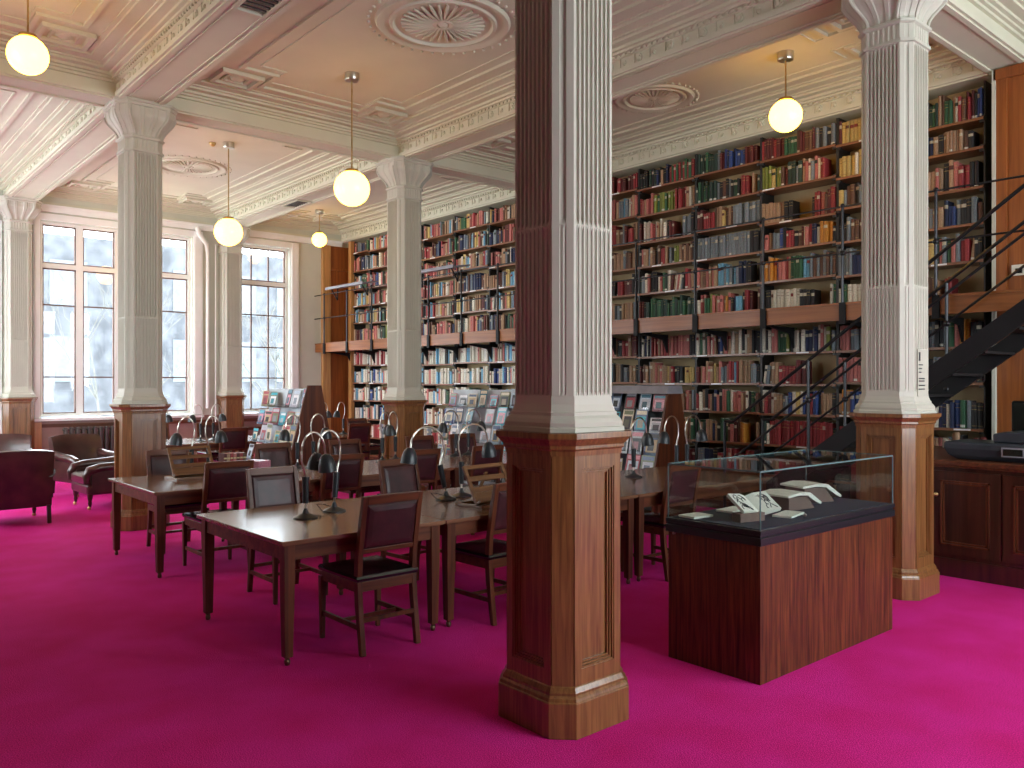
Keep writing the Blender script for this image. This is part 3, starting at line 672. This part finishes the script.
def openbook(x,y,rz,l,pattern=False,z=.876,ht=.085):
    t=thing('open_book',l,'open book',(x,y,z),rz)
    mb=MB(); mb.prism([(-.13,0),(.13,0),(.05,ht),(-.13,ht)],'y',-.1,.1); mb.build('card_support','card',t)
    mb=MB()
    P=[(-.16,ht+.002),(-.05,ht+.012),(.045,ht+.006),(.05,ht-.004),(.12,ht*.52),(.17,ht*.3),(.175,ht*.3+.014),(.13,ht*.52+.022),(.06,ht+.024),(-.05,ht+.03),(-.16,ht+.014)]
    mb.prism(P,'y',-.12,.12); mb.build('pages','paper',t)
    if pattern:
        mb=MB(); rg=random.Random(3)
        for i in range(16):
            a=rg.uniform(0,1); yy=rg.uniform(-.09,.09); x1=.075+a*.075; z1=ht+.0205-(x1-.06)*.67
            pts=[(x1+.018*math.cos(q*.9+i),yy+.025*math.sin(q*1.1+i*2),0) for q in range(5)]
            pts=[(p[0],p[1],ht+.0265-(p[0]-.06)*.66) for p in pts if .062<p[0]<.165]
            if len(pts)>1: mb.tube(pts,.0028,5)
        if mb.v: mb.build('printed_drawing','lampgrey',t)
t=thing('open_book','open book with black line drawing, propped on card at the left of case','open book',(4.38,2.88,.876),R(-14))
mb=MB(); mb.box(-.13,-.1,0,.06,-.03,.05); mb.box(-.05,-.03,0,.1,.06,.035); mb.build('card_support','card',t)
A=Matrix.Translation((.06,-.06,.02))@Matrix.Rotation(R(32),4,'X')
mb=MB(); mb.T=A; mb.prism([(-.15,.03),(-.02,0.004),(0,0),(.02,.004),(.15,.03),(.15,.05),(.05,.042),(0,.02),(-.05,.042),(-.15,.05)],'y',0,.17); mb.build('pages','paper',t)
mb=MB(); mb.T=A; rg=random.Random(3)
for i in range(26):
    sx=rg.choice((-1,1)); a=rg.uniform(.055,.125); yy=rg.uniform(.03,.14)
    pts=[(sx*(a+.016*math.cos(q*.9+i)),yy+.02*math.sin(q*1.1+i*2)) for q in range(5)]
    mb.tube([(p,q,.0428+(abs(p)-.05)*.08) for p,q in pts if .05<abs(p)<.145] or [(sx*.1,yy,.046),(sx*.11,yy,.046)],.0026,5)
mb.build('printed_drawing','lampgrey',t)
openbook(5.0,2.95,R(-8),'cream open book on brown card support in the middle of the case')
openbook(5.42,3.04,R(-20),'open book with hanging cream pages, rightmost in the case',False,ht=.1)
for x,y,rz,w,h,l in ((4.7,2.78,.2,.24,.12,'white leaflet lying flat in front of the middle open book'),(4.22,3.13,-.1,.17,.13,'white sheet lying flat at the left back of the case'),(4.6,3.12,.1,.22,.12,'white sheet lying behind the propped books')):
    t=thing('paper_sheet',l,'paper',(x,y,.8765),rz); mb=MB(); mb.box(-w/2,-h/2,0,w/2,h/2,.012); mb.build('sheet','paper',t)
mb=MB(); mb.ball((4.72,2.68,.888),.012,10,6); tag(mb.build('glass_weight','steel',None,True),'tiny round weight beside the white leaflet in the case','weight')
# ------------------------------------------------------------------ tables
def table(x0,x1,y0,y1,label):
    t=thing('reading_table',label,'table',((x0+x1)/2,(y0+y1)/2,0),0,'reading tables in rows'); hx=(x1-x0)/2-.004; hy=(y1-y0)/2
    mb=MB(); mb.box(-hx,-hy,.735,hx,hy,.76); mb.box(-hx+.012,-hy+.012,.728,hx-.012,hy-.012,.735)
    for q in (-hx*.98,): pass
    mb.build('tabletop','tabletop',t,False,.004)
    mb=MB(); a=hx-.03;b=hy-.03
    mb.box(-a,-b+.01,.635,a,-b+.035,.728); mb.box(-a,b-.035,.635,a,b-.01,.728); mb.box(-a+.01,-b+.035,.635,-a+.035,b-.035,.728); mb.box(a-.035,-b+.035,.635,a-.01,b-.035,.728)
    mb.build('apron','mahogx',t)
    for sx in (-1,1):
        for sy_ in (-1,1):
            cx=sx*(a-.033);cy=sy_*(b-.033)
            mb=MB(); mb.loft([[(cx+u*w,cy+v*w,z) for u,v in ((-1,-1),(1,-1),(1,1),(-1,1))] for w,z in ((.026,.05),(.034,.5),(.035,.728))]); L=mb.build('leg','mahog',t,False,.002)
            mb=MB(); mb.lathe([(.014,.0),(.018,.012),(.018,.03),(.013,.036),(.022,.052),(.024,.07)],10,(cx,cy,0)); mb.build('castor','oldbrass',L,True)
    return t
T1=(4.6,6.0);T2=(7.43,8.85);T4=(13.1,14.5)
table(2.17,3.38,*T1,'nearest small reading table at the left end of the front row')
table(3.38,5.41,*T1,'long middle reading table of the front row, behind the nearest column')
table(5.41,7.44,*T1,'reading table seen between nearest column and display case')
table(2.33,3.54,*T2,'small reading table by the left column pedestal, wooden book easel on it')
table(3.54,5.57,*T2,'long reading table, second row, with a small row of books on it')
table(5.57,7.60,*T2,'right-hand reading table of the second row, before the magazine rack')
table(3.95,5.95,*T4,'far reading table glowing white, nearest the large window')
table(5.95,7.95,*T4,'far reading table by the gallery corner')
# ------------------------------------------------------------------ chairs (origin: back-leg line centre, faces +y)
def chair(label,loc,rz,gr):
    t=thing('library_chair',label,'chair',loc,rz,gr)
    for s in (-1,1):
        mb=MB(); mb.loft([[(s*.205+u*.018,yy+v*w,z) for u,v in ((-1,-1),(1,-1),(1,1),(-1,1))] for yy,w,z in ((-.045,.017,0),(0,.023,.3),(.012,.024,.46),(0,.022,.62),(-.045,.018,.86),(-.075,.015,1.0))]); mb.build('leg','mahog',t,False,.003)
        mb=MB(); mb.loft([[(s*.215+u*w,.46+v*w,z) for u,v in ((-1,-1),(1,-1),(1,1),(-1,1))] for w,z in ((.014,0),(.021,.42))]); mb.build('leg','mahog',t,False,.003)
    mb=MB(); mb.box(-.19,-.012,.39,.19,.014,.455); mb.box(-.2,.44,.39,.2,.475,.455); 
    for s in (-1,1): mb.box(s*.212-.012,.01,.39,s*.212+.012,.45,.455)
    mb.build('seat_rail','mahogx',t,False,.003)
    mb=MB(); mb.loft([[(sx*w,(.235+sy_*h),z) for sx,sy_ in ((-1,-1),(1,-1),(1,1),(-1,1))] for w,h,z in ((.225,.25,.456),(.232,.257,.475),(.222,.247,.492),(.15,.17,.505))]); mb.build('seat','seat',t,True)
    mb=MB()
    for s in (-1,1): mb.box(s*.21-.009,-.01,.155,s*.21+.009,.455,.185)
    mb.box(-.2,.2,.158,.2,.218,.182); mb.box(-.19,-.03,.2,.19,-.012,.226)
    mb.build('stretcher','mahog',t)
    # back: top rail, bottom rail, leather pad
    def Y(z): return 0 if z<.62 else -(z-.62)*.2-.002
    mb=MB()
    mb.loft([[(x,Y(z)+v,z) for x,v in ((-.188,-.014),(.188,-.014),(.188,.014),(-.188,.014))] for z in (.945,1.003)])
    mb.build('top_rail','mahogx',t,False,.003)
    mb=MB(); mb.loft([[(x,Y(z)+v,z) for x,v in ((-.188,-.014),(.188,-.014),(.188,.014),(-.188,.014))] for z in (.63,.66)])
    mb.build('lower_rail','mahogx',t,False,.003)
    mb=MB()
    for sg in (1,-1):
        mb.loft([[(x,Y(z)+sg*.006,z) for x,z in ((-.187,.66),(.187,.66),(.187,.945),(-.187,.945))],[(x,Y(z)+sg*.017,z) for x,z in ((-.172,.675),(.172,.675),(.172,.93),(-.172,.93))],[(x,Y(z)+sg*.022,z) for x,z in ((-.14,.7),(.14,.7),(.14,.9),(-.14,.9))]] if sg>0 else [[(x,Y(z)+sg*.006,z) for x,z in ((.187,.66),(-.187,.66),(-.187,.945),(.187,.945))],[(x,Y(z)+sg*.017,z) for x,z in ((.172,.675),(-.172,.675),(-.172,.93),(.172,.93))],[(x,Y(z)+sg*.022,z) for x,z in ((.14,.7),(-.14,.7),(-.14,.9),(.14,.9))]],True)
    mb.build('backrest','leather',t)
    return t
CH=[(2.87,4.55,0,'nearest wooden chair with oxblood leather back, pulled up to the small front table','f1'),
(3.91,4.53,.03,'chair half hidden behind the left edge of the nearest column pedestal','f1'),
(5.87,4.54,0,'chair whose tall back stands between the nearest column and the display case','f1'),
(3.0,6.47,PI,'chair facing the camera across the small front table, behind its two lamps','b1'),
(4.22,6.42,PI+.1,'chair facing the camera behind the front row, right of the nearest chair','b1'),
(2.95,7.38,0,'tall-backed chair before the second-row table, right of left column pedestal','f2'),
(4.1,7.36,.0,'second-row chair back seen just right of the two crossed front lamps','f2'),
(5.05,7.36,0,'second-row chair back directly under the middle column pedestal','f2'),
(5.95,7.36,0,'second-row chair close to the left side of the nearest column, behind the easel','f2'),
(2.98,8.98,PI,'chair under the second-row table beside the wooden easel, black seat shining','b2'),
(4.24,9.15,PI,'chair facing the camera in front of the left magazine rack','b2'),
(5.2,9.15,PI,'chair facing the camera just right of the left magazine rack end','b2'),
(6.33,9.15,PI,'chair facing the camera at the foot of the middle column, right side','b2'),
(7.05,9.15,PI,'chair facing the camera in front of the middle magazine rack','b2'),
(5.28,12.95,0,'far chair with dark back between left column and left magazine rack','f4'),
(7.57,12.95,0,'far chair with dark back just left of the middle column','f4'),
(8.6,14.7,PI,'farthest small chair by the bookcases left of the middle column','b4'),
(4.72,14.9,PI,'far chair against the window light, touching the left column pedestal edge','b4'),
(5.65,14.9,PI,'far chair against the window light under the wall column','b4')]
c0=None
for x,y,rz,l,g in CH:
    gr='library chairs around the tables'
    if c0 is None: c0=chair(l,(x,y,0),rz,gr)
    else: dup(c0,(x,y,0),rz,l,gr)
# ------------------------------------------------------------------ reading lamps
def lamp(x,y,dx,label,gr='reading lamps on the tables',z=.76,reach=.15,top=.6,lean=0,rz=0):
    t=thing('reading_lamp',label,'lamp',(x,y,z),rz,gr)
    s=1 if dx>0 else -1
    mb=MB(); mb.lathe([(.085,0),(.085,.008),(.06,.02),(.025,.035),(.014,.06),(.012,.07)],24); mb.build('base','lampgrey',t,True)
    hx=lean*.2
    mb=MB(); mb.tube([(0,0,.065),(lean*.05,0,.11)],.008,8); mb.build('stem','steel',t,True)
    mb=MB(); mb.tube([(lean*.05,0,.105),(hx,0,.29)],[.02,.024],12); mb.build('handle','lampgrey',t,True)
    pts=[(hx,0,.285),(hx-s*.012,0,.34),(hx-s*.03,0,.40),(hx-s*.03,0,.46)]
    cxm=hx-s*.03+s*(reach/2+.015); rr=reach/2+.015
    for i in range(1,11):
        a=PI-i*PI/10; pts.append((cxm+s*rr*math.cos(a)*1.0,0,.46+(top-.46)*math.sin(a)))
    ex=pts[-1][0]; pts.append((ex+s*.006,0,.43))
    mb=MB(); mb.tube(pts,.0075,8); mb.build('gooseneck','steel',t,True)
    mb=MB(); mb.T=Matrix.Translation((ex+s*.008,0,.43))@Matrix.Rotation(-s*.12,4,'Y')
    mb.lathe([(.012,.012),(.03,.004),(.05,-.025),(.062,-.065),(.066,-.115),(.062,-.115),(.058,-.065),(.045,-.028),(.01,-.012)],20); mb.T=Matrix.Identity(4); mb.build('shade','lampgrey',t,True)
    mb=MB(); mb.tube([(0,.02,.03),(.05,.07,.01),(.1,.06,.004),(.12,0,.004),(.07,-.07,.004)] if s>0 else [(0,.02,.03),(-.05,.07,.05),(-.12,.04,.06),(-.12,-.04,.02),(-.06,-.07,.004)],.0028,6); mb.build('cable','iron',t,True)
LP=[(2.69,5.32,1,'front-left lamp on the small front table, grey shade turned right',.15,0),
(2.99,5.46,-1,'second lamp on the small front table, its shade crossing behind the first',.15,.1),
(3.98,5.42,-1,'lamp with leaning handle and wide arched neck, left of the wooden easel',.28,-.3),
(4.2,5.5,1,'lamp arching right over the wooden easel beside the nearest column',.28,0),
(6.36,5.48,1,'lamp just right of the nearest column pedestal on the front row table',.2,0),
(7.08,5.5,-1,'left lamp of the pair behind the display case, shade over the dark rack',.2,0),
(7.26,5.5,1,'right lamp of the pair behind the display case, shade before bookshelves',.24,0),
(3.07,8.6,-1,'lamp in front of the easel on the table by the left column',.14,0),
(3.3,8.75,1,'lamp just right of the easel, shade touching a far chair back',.12,0),
(4.2,8.5,-1,'second-row lamp with round looped neck before the left magazine rack',.14,0),
(4.42,8.55,1,'second-row lamp with looped neck before the rack end panel',.14,0),
(5.33,8.55,1,'left lamp of the pair standing before the middle column pedestal',.1,0),
(5.58,8.65,-1,'right lamp of the pair standing before the middle column pedestal',.1,0),
(6.48,8.6,-1,'second-row lamp with shade over the shelves, right of middle column',.2,0),
(6.72,8.65,1,'second-row lamp with shade toward the middle magazine rack',.2,0),
(4.45,13.9,1,'far small lamp silhouetted against the window by the left column',.12,0),
(5.0,13.6,-1,'far lamp, left of the cluster under the wall column',.12,0),
(5.25,13.7,1,'far lamp, right of the cluster under the wall column',.14,0),
(7.3,13.8,1,'far lamp before the light oak pilaster',.12,0),
(7.75,13.8,-1,'far lamp left of the middle column shaft base',.12,0)]
for x,y,dx,l,reach,lean in LP: lamp(x,y,dx,l,reach=reach,lean=lean)
# ------------------------------------------------------------------ book easels
def easel(x,y,rz,l,books_=False):
    t=thing('book_easel',l,'book stand',(x,y,.7605),rz)
    mb=MB(); mb.box(-.2,-.12,0,.2,-.08,.022); mb.box(-.2,.14,0,.2,.17,.022); mb.box(-.2,-.08,0,-.17,.14,.022); mb.box(.17,-.08,0,.2,.14,.022); mb.build('base_frame','stand',t,False,.003)
    A=Matrix.Translation((0,-.09,.03))@Matrix.Rotation(R(-28),4,'X')
    mb=MB(); mb.T=A; mb.box(-.22,0,0,-.19,.022,.32); mb.box(.19,0,0,.22,.022,.32); mb.box(-.19,0,.29,.19,.022,.32); mb.box(-.19,0,0,.19,.022,.03); mb.box(-.19,.006,.1,.19,.016,.14); mb.box(-.19,.006,.19,.19,.016,.23); mb.build('sloping_frame','stand',t,False,.003)
    mb=MB(); mb.T=A; mb.box(-.22,-.04,0,.22,0,.018); mb.box(-.19,.014,.03,.19,.02,.1); mb.build('ledge','stand',t,False,.003)
    mb=MB(); mb.bar((0,.15,.022),(0,.03,.25),.03,.012); mb.build('prop','stand',t)
    return t
easel(4.07,4.98,.12,'wooden book easel on the front row table, left of the nearest column')
easel(2.98,8.35,.1,'wooden book easel on the table beside the left column pedestal')
# small row of books and leaflets on second row table
ti=[('D',.0),('T',.034),('R',.068),('P',.102),('D',.136),('R',.17),('b',.204)]
for i,(c,dx) in enumerate(ti):
    mb=MB(); mb.box(0,0,0,.03,.14,.225,None,PAL[c]); mb.box(-.0005,-.0008,.17,.0305,0,.185,None,(.5,.4,.2))
    o=mb.build('small_book','book'); o.location=(3.29+dx,8.3,.7605)
    tag(o,f"small {CN[c]} book, {ORD[i+1]} of the row standing behind the second-row chair",'book','small books standing on the second-row table')
for i,(x,y,c,l) in enumerate(((3.72,8.5,(.6,.25,.35),'pink patterned leaflet stack left of the magazine rack'),(3.84,8.2,(.7,.68,.7),'white leaflet stack in front of the pink one'))):
    t=thing('leaflet_stack',l,'leaflets',(x,y,.7605),.4)
    mb=MB(); mb.box(-.09,-.12,0,.09,.12,.12 if i==0 else .04,None,c); mb.box(-.06,-.08,.12 if i==0 else .04,.05,.0,.1205 if i==0 else .0405,None,(.2,.1,.2)); mb.build('sheets','mag',t)
# ------------------------------------------------------------------ magazine racks
MC=[(.5,.6,.68),(.1,.15,.25),(.65,.25,.3),(.03,.16,.22),(.7,.62,.45),(.03,.03,.035),(.45,.48,.52),(.16,.19,.1),(.75,.75,.77),(.35,.05,.07),(.03,.4,.5),(.5,.38,.2)]
CW=['pale blue','slate','pink','dark teal','cream','black','light grey','olive','white','dark red','turquoise','sand']
def rack(nm,x,y,L,H,label,where,tiers=5,per=6,hood=False,wmul=1,special=None,short=''):
    """long axis along y, magazines face -x; near end panel at -L/2"""
    t=thing('magazine_rack',label,'magazine rack',(x,y,0))
    # end panels
    for yy in ((-L/2-.03,L/2) if hood else (-L/2-.03,)):
        mb=MB(); mb.prism([(-.42,0),(.35,0),(.3,H*.45),(.12,H),(-.1,H),(-.36,H*.42)],'y',yy,yy+.03); mb.build('end_panel','mahog',t,False,.004)
    mb=MB(); mb.box(.02,-L/2,.1,.05,L/2,H-.05); mb.build('back_board','tealboard' if hood else 'greyboard2',t)
    mb=MB(); mb.box(-.38,-L/2,.0,.3,L/2,.1); mb.build('plinth','mahog',t)
    if hood:
        mb=MB(); mb.prism([(-.16,H-.1),(.16,H-.1),(.14,H+.0),(-.12,H+.0)],'y',-L/2-.04,L/2+.04); mb.build('hood','greyboard',t)
    rg=random.Random(len(label)); n=0
    for k in range(tiers):
        z=H-.32-k*.265; xx=-.07-k*.085
        mb=MB(); mb.box(xx-.05,-L/2,z-.008,xx+.06+.03,L/2,z); mb.box(xx-.053,-L/2,z-.008,xx-.05,L/2,z+.05); mb.build('clear_shelf','acryl',t)
        for i in range(per):
            if rg.random()<.06: continue
            yy=L/2-(i+.5)*L/per+rg.uniform(-.015,.015); ci=rg.randrange(len(MC)); w=min(.22,L/per*rg.uniform(.66,.9)); h=rg.uniform(.19,.29)
            c=MC[ci]
            o=MB(); o.box(0,-w/2,0,.006,w/2,h,None,c)
            c2=MC[rg.randrange(len(MC))]; c3=MC[rg.randrange(len(MC))]
            o.box(-.0008,-w/2+.01,h*.78,0,w/2-.02,h*.95,None,c3); o.box(-.0008,-w/2+.02,h*.12,0,w/2-.03,h*.7,None,c2); o.box(-.0012,-w*.2,h*.2,-.0008,w*.25,h*.55,None,tuple(q*.5 for q in c3))
            oo=o.build('magazine','mag'); oo.location=(x+xx-.04,y+yy,z+.0005); oo.rotation_euler=(0,R(rg.uniform(8,16)),R(rg.uniform(-5,5)))
            tag(oo,f"{CW[ci]} magazine, {ORD[i+1]} from left, {ORD[k+1]} tier of {where}",'magazine','magazines on '+where)
rack('a',5.55,11.5,1.5,1.68,'tiered magazine rack with dark wood end, before the right far window','rack nearest the far window')
rack('b',8.1,9.95,1.8,1.66,'tiered magazine rack with clear shelves, left of the nearest column shaft','rack left of nearest column',per=7)
rack('c',8.12,7.1,1.45,1.68,'dark magazine rack with grey hood, right of the nearest column','hooded rack',hood=True,tiers=4,per=6)
# ------------------------------------------------------------------ armchairs
def armchair(x,y,rz,label,scroll=True):
    t=thing('armchair',label,'armchair',(x,y,0),rz,'leather armchairs by the window')
    # faces +y ; width .8
    mb=MB(); mb.box(-.38,-.34,.2,.38,.36,.34); mb.build('seat_base','armleather',t,False,.03)
    mb=MB(); mb.loft([[(sx*w,.03+sy_*h,z) for sx,sy_ in ((-1,-1),(1,-1),(1,1),(-1,1))] for w,h,z in ((.27,.33,.34),(.29,.35,.37),(.29,.35,.44),(.26,.32,.475),(.15,.2,.485))]); mb.build('seat_cushion','armleather',t,True)
    mb=MB(); n=9; rings=[]
    for yy0,z in ((-.27,.32),(-.30,.5),(-.34,.7),(-.39,.86),(-.43,.91),(-.5,.9),(-.49,.8),(-.43,.5),(-.38,.2)):
        rings.append([(-.38+.76*i/n,yy0-.03*math.sin(PI*i/n)*0+(.05*(abs(i-n/2)/(n/2))**2 if yy0>-.45 else .03*(abs(i-n/2)/(n/2))**2),z-(.03*(abs(i-n/2)/(n/2))**3 if z>.8 else 0)) for i in range(n+1)])
    mb.loft(rings,False,closed=False)
    # side closures
    for idx in (0,n): mb.add([r[idx] for r in rings],[tuple(range(len(rings))) if idx else tuple(range(len(rings)-1,-1,-1))])
    mb.build('back','armleather',t,True)
    for s in (-1,1):
        mb=MB(); mb.box(min(s*.3,s*.39),-.36,.3,max(s*.3,s*.39),.3,.52)
        mb.tube([(s*.35,-.4,.62),(s*.35,-.1,.58),(s*.36,.2,.56),(s*.36,.33,.53),(s*.36,.37,.46),(s*.36,.36,.36)],[.06,.06,.062,.06,.05,.04],14)
        mb.build('arm','armleather',t,True)
        mb=MB(); mb.lathe([(.018,.04),(.02,.06),(.028,.09),(.02,.11),(.032,.15),(.036,.2),(.03,.22)],12,(s*.33,.31,0)); L=mb.build('leg','dark',t,True)
        mb=MB(); mb.lathe([(.02,0),(.024,.015),(.02,.035),(.012,.045)],10,(s*.33,.32,0)); mb.build('castor','brass',L,True)
        mb=MB(); mb.loft([[(s*.33+u*.022,-.4+v*.022+dy,z) for u,v in ((-1,-1),(1,-1),(1,1),(-1,1))] for dy,z in ((-.03,0),(0,.22))]); mb.build('leg','dark',t,False,.004)
    return t
armchair(1.98,11.75,.03,'large dark leather armchair seen from behind at the left edge')
armchair(2.35,14.8,PI-.3,'brown leather armchair facing the camera at far left, behind the dark one')
armchair(3.28,12.5,R(92),'leather armchair facing left, turned legs showing, half behind the column pedestal')
armchair(3.42,14.05,PI+.25,'leather armchair with pale sunlit back, before the radiator')
# ------------------------------------------------------------------ outside the windows
mb=MB(); mb.box(-30,YW+.5,-6.1,60,60,-6); o=mb.build('pavement','pave'); o['kind']='structure'
t=thing('office_building','pale building across the street seen through the far windows','building',(0,40,-6))
mb=MB(); mb.box(-8,0,0,46,8,14.2); mb.build('wall','facade',t)
for i in range(12):
    for j in range(4):
        mb=MB(); mb.box(3+i*2.6,-.05,1.2+j*3.3,4.5+i*2.6,0,3.2+j*3.3); mb.build('window','facwin',t)
def tree(x,y,h,label,seed):
    rg=random.Random(seed); mb=MB()
    def br(p,d,L,r,k):
        q=p+d*L; mb.tube([p,(p+q)/2+Vector((rg.uniform(-.05,.05),0,0))*L,q],[r,r*.85,r*.65],5)
        if k==0: return
        for _ in range(3 if k>1 else 4):
            dd=(d+Vector((rg.uniform(-.8,.8),rg.uniform(-.8,.8),rg.uniform(-.1,.6)))).normalized(); br(q,dd,L*.68,r*.55,k-1)
    br(Vector((x,y,-6)),Vector((0,0,1)),h*.36,.11,5); tag(mb.build('bare_tree','bark'),label,'tree')
tree(8.2,31,12,'bare winter tree outside the large far window',1); tree(16.5,33,12,'bare winter tree outside the right far window',4)
# ------------------------------------------------------------------ light
w=bpy.data.worlds.new('sky'); bpy.context.scene.world=w; w.use_nodes=True
bg=w.node_tree.nodes['Background']; bg.inputs[0].default_value=(.86,.94,1,1); bg.inputs[1].default_value=6.6
def portal(x,y,z,sx,sz,rot):
    l=bpy.data.lights.new('window_portal','AREA'); l.shape='RECTANGLE'; l.size=sx; l.size_y=sz; l.cycles.is_portal=True
    o=bpy.data.objects.new('window_portal',l); COL.objects.link(o); o.location=(x,y,z); o.rotation_euler=rot
for a,b in (W1,W2): portal((a+b)/2,YW+.34,(ZB0+ZB1)/2,b-a,ZB1-ZB0,(R(-90),0,0))
for a,b in BW: portal((a+b)/2,YB-.34,2.8,b-a,3.8,(R(90),0,0))
for a,b in LW: portal(XL-.29,(a+b)/2,2.85,b-a,3.7,(R(90),0,R(-90)))
# ------------------------------------------------------------------ camera
cam=bpy.data.cameras.new('camera'); co=bpy.data.objects.new('camera',cam); COL.objects.link(co)
co.location=(0,0,EYE); co.rotation_euler=(R(90),0,-TH); cam.sensor_width=36; cam.lens=FX/1024*36; cam.clip_end=200
sc=bpy.context.scene; sc.camera=co
sc.view_settings.view_transform='Standard'; sc.view_settings.look='None'; sc.view_settings.gamma=1; sc.view_settings.exposure=1.06
sc.view_settings.use_curve_mapping=False
cy=sc.cycles; cy.use_denoising=True; cy.max_bounces=10; cy.diffuse_bounces=6; cy.glossy_bounces=4; cy.transparent_max_bounces=16; cy.sample_clamp_indirect=8
try: cy.denoiser='OPENIMAGEDENOISE'
except Exception: pass
